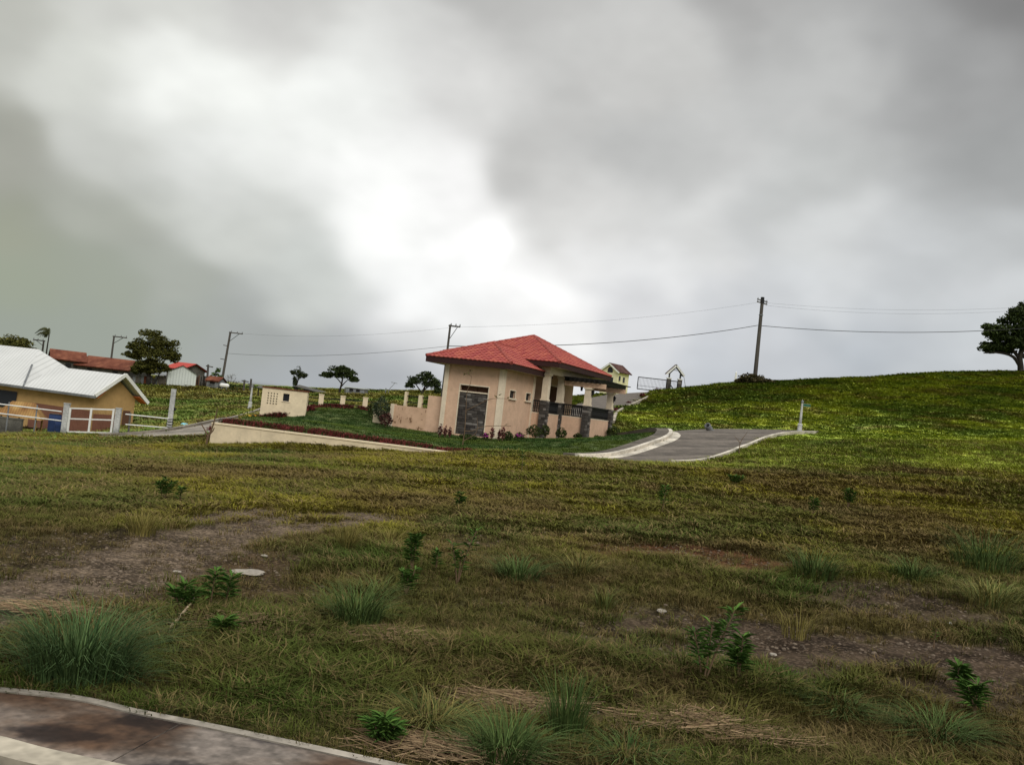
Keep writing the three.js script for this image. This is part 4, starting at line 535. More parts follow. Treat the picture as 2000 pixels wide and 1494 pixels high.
// hilltop gate with gabled arch
{
  const a = at(1304, 768, 121), b = at(1325.5, 769, 121), yaw = yawTo(a, b), L = a.distanceTo(b), o = thing('gate_arch', 'hilltop gateway of two stone pillars under a small gabled roof', 'gateway', a, yaw);
  for (const x of [0, L]) { const p = part(o, 'pillar', span(x - 0.25, x + 0.25, -0.5, 1.82, -0.25, 0.25), stoneMats[3]); part(p, 'cap', span(x - 0.3, x + 0.3, 1.82, 1.95, -0.3, 0.3), M.white); part(o, 'roof_post', span(x - 0.09, x + 0.09, 1.95, 2.55, -0.09, 0.09), M.block); stones(p, 0.5, 1.8, (xx, y, dp) => [V3(x - 0.25 + xx, y, 0.25 + dp * 0.6), 0], 0.3, 77 + Math.round(x), 0.4); }
  const c = L / 2, W = 1.18, y0 = 2.45, y1 = 3.72; for (const s of [-1, 1]) { part(o, 'roof_slope', tris([...quadT(V3(c, y1, 0.5), V3(c + s * W, y0, 0.5), V3(c + s * W, y0, -0.9), V3(c, y1, -0.9)), ...quadT(V3(c, y1 - 0.1, 0.5), V3(c + s * W, y0 - 0.1, 0.5), V3(c + s * W, y0 - 0.1, -0.9), V3(c, y1 - 0.1, -0.9))]), M.purpleRoof); part(o, 'barge_board', bar(V3(c, y1 - 0.17, 0.52), V3(c + s * (W - 0.05), y0 - 0.12, 0.52), 0.05, 0.2), M.white); part(o, 'rafter', bar(V3(c, y1 - 0.38, 0.3), V3(c + s * (W - 0.35), y0 - 0.1, 0.3), 0.06, 0.12), M.block); }
  part(o, 'truss', [bar(V3(c - 0.5, 2.95, 0.35), V3(c + 0.5, 2.95, 0.35), 0.06), bar(V3(c, 2.95, 0.35), V3(c, 3.5, 0.35), 0.05), bar(V3(c - 0.3, 2.95, 0.35), V3(c, 3.3, 0.35), 0.04), bar(V3(c + 0.3, 2.95, 0.35), V3(c, 3.3, 0.35), 0.04)], M.block);
  const gate = (label, x0, x1, y0, y1, diag, pos) => { const g = thing('iron_gate', label, 'gate', a, yaw); part(g, 'frame', [bar(V3(x0, y0, 0), V3(x1, y0, 0), 0.1), bar(V3(x0, y1, 0), V3(x1, y1, 0), 0.1), bar(V3(x0, y0, 0), V3(x0, y1, 0), 0.1), bar(V3(x1, y0, 0), V3(x1, y1, 0), 0.1)], M.iron); const n = Math.round((x1 - x0) / 0.17); for (let i = 1; i < n; i++) part(g, 'bar', bar(V3(lerp(x0, x1, i / n), y0 + 0.05, 0), V3(lerp(x0, x1, i / n), y1 - 0.05, 0), 0.028), M.iron); part(g, 'cross_rail', bar(V3(x0, y0 + (y1 - y0) * 0.3, 0.0), V3(x1, y0 + (y1 - y0) * 0.3, 0.0), 0.04), M.iron); if (diag) part(g, 'brace', bar(V3(x0, y1 * 0.65, 0.03), V3(x1, y0, 0.03), 0.12), M.iron); else part(g, 'brace', bar(V3(x1 - 0.1, y0 + 0.5, 0.03), V3(x1 - 0.9, y0, 0.03), 0.12), M.iron); };
  gate('wide iron sliding gate with thin bars on the hilltop road', -3.85, -0.26, 0.12, 1.62, false); gate('narrow iron gate with diagonal brace between the stone pillars', 0.27, L - 0.27, 0.12, 1.6, true);
  const l = at(1342, 766, 122), t = at(1336, 735, 122), lp = thing('thin_mast', 'thin leaning mast with small lamp right of the hilltop gateway', 'mast', l); part(lp, 'pole', rod(V3(0, -0.3, 0), t.clone().sub(l), 0.03), M.gray); part(lp, 'lamp', rod(t.clone().sub(l), t.clone().sub(l).add(V3(-0.35, 0.05, 0)), 0.08, 0.05), M.block);
}
{ // tower house at the road's end
  const p = at(1186, 775, 138), o = thing('tower_house', 'cream house with maroon gable roof rising behind the terrace', 'house', p, -0.6), h = at(1193, 724, 138).y - p.y, r = at(1179, 707, 138).y - p.y, w = 1.35, D = 3.4;
  part(o, 'wall', [span(-w, w, -1.5, h, -D, 0), tris([V3(-w, h, 0), V3(w, h, 0), V3(0, r - 0.25, 0)])], mat([0.72, 0.66, 0.45], { map: tPlaster }));
  for (const s of [-1, 1]) { part(o, 'roof_slope', tris([...quadT(V3(0, r, 0.35), V3(s * 1.75, h - 0.15, 0.35), V3(s * 1.75, h - 0.15, -D - 0.3), V3(0, r, -D - 0.3)), ...quadT(V3(0, r - 0.1, 0.35), V3(s * 1.75, h - 0.25, 0.35), V3(s * 1.75, h - 0.25, -D - 0.3), V3(0, r - 0.1, -D - 0.3))]), M.purpleRoof); part(o, 'barge_board', bar(V3(0, r - 0.16, 0.34), V3(s * 1.7, h - 0.28, 0.34), 0.06, 0.2), M.white); }
  const win = (x, y, s, arch, side) => { const g = arch ? [new THREE.CircleGeometry(s, 16, 0, Math.PI).translate(x, y, 0.02), new THREE.PlaneGeometry(s * 2, s).translate(x, y - s / 2, 0.02)] : [new THREE.PlaneGeometry(s * 1.6, s * 2).translate(x, y, 0.02)]; if (side) g.forEach(q => q.rotateY(Math.PI / 2).translate(w, 0, 0)); const m = part(o, 'window', g, M.glass); const f = arch ? new THREE.TorusGeometry(s * 1.08, 0.06, 6, 16, Math.PI).translate(x, y, 0.04) : span(x - s, x + s, y - s * 1.15, y - s, 0.02, 0.08); if (side) f.rotateY(Math.PI / 2).translate(w, 0, 0); part(m, 'trim', f, M.creamTrim); };
  win(0.05, h + 0.15, 0.42, true); win(0.3, h - 1.4, 0.45, false); win(0.6, h - 1.0, 0.35, false, true); win(1.9, h - 1.1, 0.38, false, true); win(0.6, h - 2.5, 0.35, false, true);
}
{ // signposts, pipe, marker
  const mk = (name, label, px, py, d, hh, blade) => { const p = onGround(at(px, py, d)), o = thing(name, label, blade ? 'signpost' : 'lamp post', p); part(o, 'pedestal', new THREE.LatheGeometry([[0.17, -0.3], [0.17, 0.06], [0.13, 0.1], [0.12, 0.34], [0.14, 0.37], [0.14, 0.41], [0.09, 0.45]].map(a => new THREE.Vector2(...a)), 8), M.whitePaint); part(o, 'shaft', rod(V3(0, 0.44, 0), V3(0, hh, 0), 0.075, 0.05, 10), M.whitePaint); part(o, 'finial', [new THREE.SphereGeometry(0.08, 10, 8).translate(0, hh + 0.05, 0), new THREE.ConeGeometry(0.03, 0.12, 8).translate(0, hh + 0.16, 0)], M.gray); if (blade) { const b = part(o, 'sign_blade', span(0.06, 0.46, hh - 0.17, hh - 0.05, -0.012, 0.012), M.green); part(b, 'sign_edge', [span(0.06, 0.46, hh - 0.05, hh - 0.042, -0.014, 0.014), span(0.06, 0.46, hh - 0.178, hh - 0.17, -0.014, 0.014)], M.white); } };
  mk('street_signpost', 'white street signpost with small green blade beside the branch road', 1562, 843, 53, 1.6, true); mk('street_signpost', 'white signpost without blade beside the road left of the cream building', 487, 797, 64, 1.45, false);
  const p = onGround(at(1381, 840, 50.5), 0.3), o = thing('concrete_pipe', 'short concrete pipe with dark mouth lying at the edge of the branch road', 'pipe', p, -0.7); o.rotation.order = 'YXZ'; o.rotation.x = -0.6; part(o, 'shell', new THREE.LatheGeometry([[0.12, 0], [0.17, 0], [0.175, 0.6], [0.12, 0.6], [0.12, 0]].map(a => new THREE.Vector2(...a)), 18).rotateX(-Math.PI / 2), M.gray); part(o, 'inside', new THREE.CircleGeometry(0.12, 16).translate(0, 0, -0.3), M.dark);
  const m = at(1436, 752, 117), k = thing('stone_marker', 'tall white tapering marker stone left of the bush mound', 'marker', m); part(k, 'shaft', new THREE.CylinderGeometry(0.12, 0.26, 1.6, 4, 1).rotateY(0.5).translate(0, 0.75, 0), M.white); part(k, 'tip', new THREE.ConeGeometry(0.12 , 0.14, 4).rotateY(0.5).translate(0, 1.62, 0), M.white);
}
// ------------------------------------------------------------------ utility poles and cables
function pole(label, bot, top, r, build) { const o = thing('utility_pole', label, 'pole', bot, 0, 'utility poles'), t = top.clone().sub(bot); part(o, 'shaft', rod(V3(0, -1, 0).addScaledVector(t, 0), t, r, r * 0.72, 10), M.pole); build(o, t); return o; }
const arm = (o, t, k, dx, dz, w = 0.1) => { const c = t.clone().multiplyScalar(k); const a = c.clone().add(V3(dx[0], 0, dz)), b = c.clone().add(V3(dx[1], 0, -dz)); const m = part(o, 'crossarm', bar(a, b, w, w * 1.1), M.pole); for (const s of [0.05, 0.5, 0.95]) { const q = a.clone().lerp(b, s); part(m, 'insulator', new THREE.CylinderGeometry(0.035, 0.055, 0.16, 8).translate(q.x, q.y + 0.13, q.z), M.gray); } return m; };
const tops = {};
const pA0 = at(1474.5, 745, 110), pA1 = at(1490, 583, 110); pole('tall concrete pole on the right hill above the bush mound', pA0, pA1, 0.26, (o, t) => { for (const k of [0.945, 0.975]) { arm(o, t, k, [-0.75, 0.75], 0.7, 0.1); } part(o, 'top_fitting', new THREE.CylinderGeometry(0.2, 0.24, 0.7, 10).translate(t.x, t.y - 0.2, t.z), M.iron); part(o, 'collar', new THREE.CylinderGeometry(0.25, 0.25, 0.1, 10).translate(t.x * 0.8, t.y * 0.8, t.z * 0.8), M.gray); });
const side = (label, b, t, L, r = 0.16, low = []) => pole(label, b, t, r, (o, q) => { const d = L < 0 ? -1 : 1, c = q.clone().multiplyScalar(0.985); const m = part(o, 'crossarm', bar(c.clone().add(V3(-0.15 * d, 0, 0)), c.clone().add(V3(L, 0, 0)), 0.1, 0.12), M.pole); for (const s of [0.08, 0.55, 0.95]) part(m, 'insulator', new THREE.CylinderGeometry(0.04, 0.06, 0.18, 8).translate(c.x + L * s, c.y + 0.14, c.z), M.gray); part(o, 'brace', bar(q.clone().multiplyScalar(0.8), c.clone().add(V3(L * 0.75, 0, 0)), 0.05), M.iron); for (const [k, l] of low) { const e = q.clone().multiplyScalar(k); part(o, 'short_arm', bar(e, e.clone().add(V3(l, 0.05, 0)), 0.08), M.pole); } });
const pB1 = at(879.5, 634, 85), pC1 = at(449.5, 648, 115), pD1 = at(222, 656, 108), pE1 = at(84.5, 665, 108);
const footOf = (t, lean = 0) => V3(t.x - lean, height(t.x, t.z), t.z);
side('pole with braced crossarm rising behind the peach house roof', footOf(pB1), pB1, 0.9, 0.13); side('leaning pole with crossarm and two short arms on the left ridge', footOf(pC1, 0.35), pC1, 1.5, 0.17, [[0.72, -0.55], [0.45, -0.6]]); side('pole with crossarm behind the long rusty roofed house', footOf(pD1), pD1, 1.45, 0.13); side('pole with crossarm pointing left beside the palm', footOf(pE1), pE1, -1.2, 0.13);
{ const s = (label, px, y0, y1, d, br) => { const b = at(px, y0, d), t = at(px + 2, y1, d), o = thing('short_pole', label, 'post', b, 0, 'short posts on the ridge'); part(o, 'shaft', rod(V3(0, -0.6, 0), t.clone().sub(b), 0.12, 0.1), M.pole); for (const k of br) part(o, 'arm', bar(V3(-0.35, t.y - b.y - k, 0), V3(0.35, t.y - b.y - k - 0.05, 0), 0.1), M.pole); }; s('plain short dark post on the ridge', 475, 770, 742, 97, [0.1]); s('short dark post with two cross pieces above the white signpost', 488, 770, 740, 97, [0.55, 0.75]); s('thin dark post left of the leafy sapling by the leaning pole', 404, 752, 712, 95, [0.15]); }
{ const b = at(757, 770, 99), o = thing('street_lamp', 'thin double armed street lamp on the ridge left of the house', 'lamp post', b); part(o, 'pole', tube([V3(0, -0.3, 0), V3(0.1, 0.5, 0), V3(0.4, 0.95, 0), V3(0.62, 1.25, 0)], 0.035, 0.025), M.gray); part(o, 'lamp_head', bar(V3(0.2, 1.27, 0), V3(0.85, 1.2, 0), 0.06, 0.05), M.gray); part(o, 'box', span(-0.3, -0.2, -0.2, 0.6, -0.05, 0.05), M.gray); }
function cable(label, a, b, sag, r) { const p = []; for (let i = 0; i <= 16; i++) { const t = i / 16, q = a.clone().lerp(b, t); q.y -= sag * 4 * t * (1 - t); p.push(q); } const g = new THREE.TubeGeometry(new THREE.CatmullRomCurve3(p), 48, r, 5); single('overhead_cable', g, M.wire, label, 'cable', 'overhead cables'); }
{
  const A = at(1480.5, 635.5, 110), Bm = at(875, 676, 85), R2 = at(2060, 637, 108), Cm = at(441, 690, 115);
  cable('lower cable from the hill pole down to the pole behind the house', A, Bm, 0.75, 0.035); cable('lower cable from the hill pole right towards the dark tree', A.clone().add(V3(0.1, 0, 0)), R2, 0.75, 0.035); cable('lower cable between the pole behind the house and the leaning pole', Bm, Cm, 0.55, 0.016);
  const A2 = at(1484, 590, 110); cable('upper cable from the hill pole to the pole behind the house', A2, at(888, 639, 85), 0.6, 0.008); cable('upper cable from the hill pole to the right edge', A2.clone().add(V3(0.5, 0, 0)), at(2060, 596, 108), 0.7, 0.008); cable('second upper cable from the hill pole to the right edge', A2.clone().add(V3(0.4, -0.3, 0)), at(2060, 601, 108), 0.85, 0.008); cable('upper cable from the pole behind the house to the leaning pole', at(888, 639, 85), at(460, 650, 115), 0.6, 0.007);
}
// ------------------------------------------------------------------ trees, shrubs and weeds
function leafSheet(list, o) { // list of clumps [x,y,z,rx,ry,rz,count]; returns a mesh of small leaves
  const R = rng(o.seed), pos = [], col = [];
  for (const [cx, cy, cz, rx, ry, rz, n] of list) for (let i = 0; i < n; i++) {
    let x, y, z, q; do { x = R() * 2 - 1; y = R() * 2 - 1; z = R() * 2 - 1; q = x * x + y * y + z * z; } while (q > 1 || (q < 0.3 && R() < 0.6));
    const k = 0.8 + 0.45 * vn(x * 3 + cx * 5 + 60, y * 3 + z * 3 + cy * 5 + 60); const c = V3(cx + x * rx * k, cy + y * ry * k, cz + z * rz * k), s = o.size * (0.6 + 0.8 * R());
    const a = V3(R() - 0.5, (R() - 0.5) * 0.8, R() - 0.5).normalize(), b = V3(R() - 0.5, R() - 0.5, R() - 0.5).cross(a).normalize(), w = o.wide ?? 0.5;
    const p0 = c.clone().addScaledVector(a, -s), p1 = c.clone().addScaledVector(b, s * w), p2 = c.clone().addScaledVector(a, s), p3 = c.clone().addScaledVector(b, -s * w);
    const v = 0.6 + 0.8 * R(), t = R(), k3 = mix3(o.c0, o.c1, t).map(m => m * v);
    for (const p of [p0, p1, p2, p0, p2, p3]) { pos.push(p.x, p.y, p.z); col.push(...k3); }
  }
  const g = new THREE.BufferGeometry(); g.setAttribute('position', new THREE.Float32BufferAttribute(pos, 3)); g.setAttribute('color', new THREE.Float32BufferAttribute(col, 3)); g.computeVertexNormals(); return g;
}
// trunk points and clumps in pixels of width at the tree's own distance, turned into metres
function tree(name, label, px, py, d, spec) {
  const p = at(px, py, d), s = d / FPX, o = thing(name, label, spec.cat ?? 'tree', V3(p.x, spec.lift ? p.y : Math.min(p.y, height(p.x, p.z) + 0.05), p.z)), dy = p.y - o.position.y;
  const L = (x, y, z = 0) => V3((x * cr - y * -sr * 0) * s, y * s + dy, z * s), R = rng(spec.seed ?? 3);
  if (spec.trunk) part(o, 'trunk', spec.trunk.map(([pts2, r0, r1]) => tube(pts2.map(q => L(...q)), r0 * s, r1 * s, 7, 10)), M.bark);
  if (spec.clumps) part(o, spec.leafName ?? 'crown', leafSheet(spec.clumps.map(([x, y, z, rx, ry, rz, n]) => { const c = L(x, y, z); return [c.x, c.y, c.z, rx * s, ry * s, rz * s, n]; }), { seed: spec.seed ?? 3, size: spec.size * s, wide: spec.wide, c0: spec.c0, c1: spec.c1 }), M.leaf);
  return o;
}
function crown(seed, blobs, n, k = 0.34, per = 90) { // many small clumps through the volume of a few lobes
  const R = rng(seed), out = []; for (const [x, y, z, rx, ry, rz] of blobs) for (let i = 0; i < n; i++) { let a, b, c, q; do { a = R() * 2 - 1; b = R() * 2 - 1; c = R() * 2 - 1; q = a * a + b * b + c * c; } while (q > 1 || q < 0.15); const f = k * (0.6 + 0.8 * R()); out.push([x + a * rx * 0.86, y + b * ry * 0.86, z + c * rz * 0.86, rx * f * 1.1, ry * f * 0.8, rz * f * 1.1, per]); } return out;
}
const DG0 = [0.018, 0.028, 0.010], DG1 = [0.045, 0.06, 0.018], OL0 = [0.05, 0.055, 0.014], OL1 = [0.11, 0.10, 0.025];
tree('dark_tree', 'large dark spreading tree on the hill at the right edge', 1996, 728, 112, { seed: 11, size: 3.2, c0: DG0, c1: DG1, trunk: [[[[0, -20], [-2, 8], [-6, 30], [0, 60]], 7, 4], [[[-2, 10], [-20, 30], [-55, 34], [-78, 30]], 4, 1], [[[-4, 25], [-28, 50], [-45, 80]], 3.5, 1], [[[0, 30], [20, 60], [40, 90]], 4, 1.5], [[[0, 40], [-8, 80], [0, 110]], 3, 1]],
  clumps: crown(12, [[-50, 78, 0, 32, 22, 26], [-25, 105, 8, 32, 24, 28], [8, 118, 0, 36, 26, 30], [45, 100, 0, 34, 30, 30], [-62, 44, -4, 22, 12, 18], [-30, 46, -14, 26, 10, 18], [20, 75, -18, 30, 26, 20], [60, 60, 0, 30, 24, 28], [-68, 70, 5, 14, 14, 14], [-6, 86, 18, 26, 18, 16], [-40, 58, 6, 24, 16, 18], [-15, 62, 10, 22, 18, 16]], 22, 0.36, 80) });
tree('umbrella_tree', 'flat topped umbrella tree on the ridge above the grey shed', 661, 771, 100, { seed: 21, size: 1.9, c0: DG0, c1: DG1, trunk: [[[[0, -6], [1, 8], [3, 20], [4, 34]], 2.4, 1.4], [[[3, 16], [10, 26], [20, 36]], 1.3, 0.5], [[[3, 22], [-8, 32], [-20, 36]], 1.2, 0.5]], clumps: crown(22, [[-6, 44, 0, 20, 11, 16], [14, 42, 0, 17, 11, 14], [-26, 36, 0, 13, 6, 10], [27, 33, 2, 9, 6, 8], [2, 50, 2, 14, 7, 12]], 20, 0.4, 60) });
tree('round_tree', 'wide rounded tree on the ridge just left of the house', 823, 772, 100, { seed: 31, size: 1.9, c0: [0.022, 0.034, 0.014], c1: [0.05, 0.065, 0.024], trunk: [[[[0, -6], [2, 8], [6, 22], [8, 34]], 2.6, 1.2], [[[1, 4], [-10, 16], [-18, 26]], 1.6, 0.6], [[[3, 10], [14, 20], [24, 28]], 1.4, 0.5]], clumps: crown(32, [[4, 38, 0, 18, 10, 16], [-18, 28, 0, 15, 9, 13], [24, 26, 0, 12, 12, 12], [-26, 18, 0, 10, 6, 9], [8, 28, 0, 14, 10, 12], [30, 14, 0, 7, 8, 7]], 18, 0.4, 50) });
tree('slender_tree', 'slender ragged tree on the ridge behind the cream building', 574, 772, 100, { seed: 41, size: 1.6, c0: [0.022, 0.032, 0.014], c1: [0.05, 0.06, 0.025], trunk: [[[[0, -6], [1, 10], [4, 30], [6, 56]], 1.8, 0.6], [[[3, 26], [-6, 38]], 0.8, 0.3], [[[4, 30], [14, 42]], 0.8, 0.3]], clumps: crown(42, [[4, 44, 0, 9, 13, 9], [-7, 44, 0, 6, 5, 6], [15, 40, 0, 6, 7, 6], [-2, 24, 0, 5, 12, 5], [2, 14, 0, 4, 8, 4]], 14, 0.45, 36) });
tree('big_tree', 'big olive green tree among the rusty roofed houses', 288, 752, 88, { seed: 51, size: 2.3, c0: [0.035, 0.04, 0.010], c1: [0.085, 0.08, 0.018], trunk: [[[[0, -10], [0, 14], [-4, 40], [0, 66]], 5, 2.4], [[[0, 20], [20, 44], [30, 56]], 2.4, 0.8], [[[-2, 20], [-20, 40], [-32, 52]], 2.4, 0.8], [[[6, -6], [16, 14], [24, 40]], 2, 0.8]], clumps: crown(52, [[-4, 92, 0, 28, 18, 26], [22, 82, 0, 26, 20, 22], [-26, 72, 0, 24, 18, 20], [38, 60, 0, 16, 14, 16], [-34, 56, 0, 18, 10, 16], [4, 58, 4, 28, 18, 22], [-8, 34, 6, 22, 14, 18], [18, 36, 0, 18, 12, 16], [-22, 32, 0, 14, 14, 14]], 22, 0.38, 85) });
tree('bushy_tree', 'bushy yellowish tree at the left edge above the white roof', 14, 745, 92, { seed: 61, size: 2.4, c0: OL0, c1: OL1, trunk: [[[[0, -10], [0, 30], [4, 60]], 4, 2]], clumps: crown(62, [[-16, 76, 0, 30, 18, 24], [16, 74, 0, 26, 16, 20], [36, 60, 0, 20, 12, 16], [0, 58, 6, 34, 18, 20], [44, 44, 0, 16, 12, 14]], 22, 0.4, 85) });
tree('young_tree', 'small bright green sapling left of the leaning pole', 416, 756, 93, { seed: 71, size: 1.9, c0: [0.03, 0.06, 0.012], c1: [0.06, 0.10, 0.02], trunk: [[[[0, -5], [1, 14], [3, 36]], 1.1, 0.4]], clumps: crown(72, [[3, 30, 0, 8, 9, 8], [-4, 20, 0, 8, 8, 8], [8, 20, 0, 8, 8, 8]], 9, 0.4, 22) });
tree('dry_bush', 'bare brownish bush right of the leaning pole', 448, 762, 94, { cat: 'bush', seed: 81, size: 1.3, c0: [0.05, 0.045, 0.022], c1: [0.12, 0.10, 0.06], wide: 0.3, leafName: 'foliage', trunk: [[[[0, -4], [-4, 14], [-8, 30]], 0.8, 0.2], [[[0, -4], [4, 14], [10, 26]], 0.8, 0.2], [[[0, -4], [0, 16], [2, 32]], 0.8, 0.2]], clumps: crown(82, [[-2, 22, 0, 15, 12, 12], [12, 12, 0, 12, 8, 10]], 10, 0.4, 16) });
tree('dark_bush', 'dark green bush at the foot of the leaning pole', 438, 762, 92, { cat: 'bush', seed: 83, size: 1.8, c0: DG0, c1: DG1, leafName: 'foliage', clumps: crown(84, [[-6, 8, 0, 18, 11, 12], [14, 4, 0, 12, 8, 10], [-18, 6, 0, 10, 10, 10]], 10, 0.4, 26) });
tree('mound_bush', 'wide brownish bush mound around the foot of the hill pole', 1475, 747, 109, { lift: true, cat: 'bush', seed: 91, size: 2.4, wide: 0.5, c0: [0.035, 0.035, 0.014], c1: [0.09, 0.07, 0.035], leafName: 'foliage', clumps: crown(92, [[-8, 5, 0, 28, 11, 18], [20, 2, 0, 24, 8, 14], [-26, 0, 0, 16, 9, 12]], 22, 0.4, 60) });
tree('ridge_bush', 'low olive bush on the ridge left of the rounded tree', 782, 770, 99, { cat: 'bush', seed: 93, size: 1.5, c0: OL0, c1: OL1, leafName: 'foliage', clumps: crown(94, [[4, 3, 0, 9, 4, 6], [-5, 2, 0, 6, 3, 5]], 8, 0.4, 20) });
{ // palm bent by the wind
  const b = at(88, 700, 106), s = 106 / FPX, o = thing('palm_tree', 'tall thin palm with wind blown fronds behind the white roof', 'palm', V3(b.x, height(b.x, b.z), b.z)), y0 = b.y - o.position.y, top = V3(1 * s, 47 * s + y0, 0);
  part(o, 'trunk', tube([V3(-0.1, -0.4, 0), V3(0, y0, 0), V3(0.3 * s, y0 + 24 * s, 0), top], 0.11, 0.06, 8, 12), M.bark);
  const R = rng(5); for (let i = 0; i < 16; i++) { const a = i * 0.42 + R() * 0.3, dx = Math.cos(a) * 8 - 13, dz = Math.sin(a) * 13, up = 14 * (0.3 + R()), pts3 = [top, top.clone().add(V3(dx * 0.35 * s, up * 0.8 * s, dz * 0.4 * s)), top.clone().add(V3(dx * 0.8 * s, up * 0.6 * s, dz * 0.8 * s)), top.clone().add(V3(dx * 1.25 * s, (up * 0.1 - 9 * R()) * s, dz * s))], c = new THREE.CatmullRomCurve3(pts3), T = [];
    for (let k = 1; k < 22; k++) { const q = c.getPointAt(k / 22), t = c.getTangentAt(k / 22), w = 0.32 * Math.sin(k / 22 * 3) + 0.06, sd = V3(-t.z, 0, t.x).normalize(); for (const e of [-1, 1]) T.push(q, q.clone().addScaledVector(t, 0.07), q.clone().addScaledVector(sd, e * w).add(V3(-0.12, -w * 0.8, 0))); }
    part(o, 'frond', tris(T), mat([0.06, 0.065, 0.022])); }
}
// bare and sparse young trees
function sapling(label, p, limbs, leaves, r, seed) { const o = thing('sapling', label, 'sapling', p), s = -p.z / FPX; limbs.forEach((l, i) => part(o, i ? 'branch' : 'trunk', tube(l.map(q => V3(q[0] * s, q[1] * s, (q[2] ?? 0) * s)), r * (i ? 0.7 : 1), r * 0.35, 6, 10), M.twig)); const R = rng(seed); for (const [x, y, dx, dy] of leaves) { const g = leafSheet([[x * s, y * s, 0, 3 * s, 2 * s, 3 * s, 5]], { seed: Math.round(x * 7 + y * 3 + 999), size: 4 * s, wide: 0.2, c0: [0.07, 0.06, 0.025], c1: [0.13, 0.11, 0.04] }); part(o, 'leaf_tuft', g, M.leaf); } return o; }
{
  const g = (px, py, d) => onGround(at(px, py, d), -0.03);
  sapling('thin young tree with few leaves in front of the stone panel', g(903, 871, 42), [[[0, 0], [1, 30], [-1, 70], [-3, 108], [2, 125], [2, 138]], [[1, 30], [16, 32, 4], [34, 42, 6], [60, 47, 8], [90, 50, 8]], [[-1, 70], [18, 82, 3], [45, 98, 5], [74, 102, 5]], [[2, 138], [-4, 141], [-12, 143]], [[0, 10], [24, 30, -4], [22, 60, -6]]], [[-4, 143], [-12, 141], [0, 148], [62, 108], [76, 104], [55, 104], [80, 52]], 0.026, 4);
  sapling('bare twiggy sapling at the left end of the cream wall', g(402, 866, 38.6), [[[0, 0], [2, 20], [8, 40], [14, 78]], [[2, 20], [-6, 34], [-14, 44]], [[4, 26], [10, 34], [12, 40]]], [], 0.05, 7);
  sapling('bare forked sapling on the right verge of the branch road', g(1444, 886, 39.5), [[[0, 0], [0, 24], [4, 34], [12, 48]], [[0, 24], [-5, 30], [-12, 36]]], [], 0.022, 8);
}
// flower bed along the house
function bedPlant(name, label, category, px, py, d, hpx, wpx, c0, c1, opt = {}) {
  const p = onGround(at(px, py, d), -0.02), s = d / FPX, o = thing(name, label, category, p); 
  part(o, 'stem', [0, 1, 2].map(i => tube([V3(0, -0.1, 0), V3((i - 1) * wpx * 0.12 * s, hpx * 0.4 * s, 0.02 * i), V3((i - 1) * wpx * 0.25 * s, hpx * 0.75 * s, 0)], 0.012, 0.006, 5, 4)), M.twig);
  part(o, opt.leaf ?? 'foliage', leafSheet([[0, hpx * (opt.mid ?? 0.6) * s, 0, wpx * 0.5 * s, hpx * (opt.ry ?? 0.42) * s, wpx * 0.45 * s, opt.n ?? 160]], { seed: Math.round(px), size: (opt.size ?? 2.4) * s, wide: opt.wide ?? 0.45, c0, c1 }), M.leaf);
  if (opt.flower) part(o, 'flowers', leafSheet([[0, hpx * 0.72 * s, 0.03, wpx * 0.45 * s, hpx * 0.25 * s, wpx * 0.45 * s, 60]], { seed: Math.round(px) + 1, size: 1.6 * s, wide: 0.8, c0: opt.flower, c1: opt.flower.map(q => q * 1.4) }), M.leaf);
  return o;
}
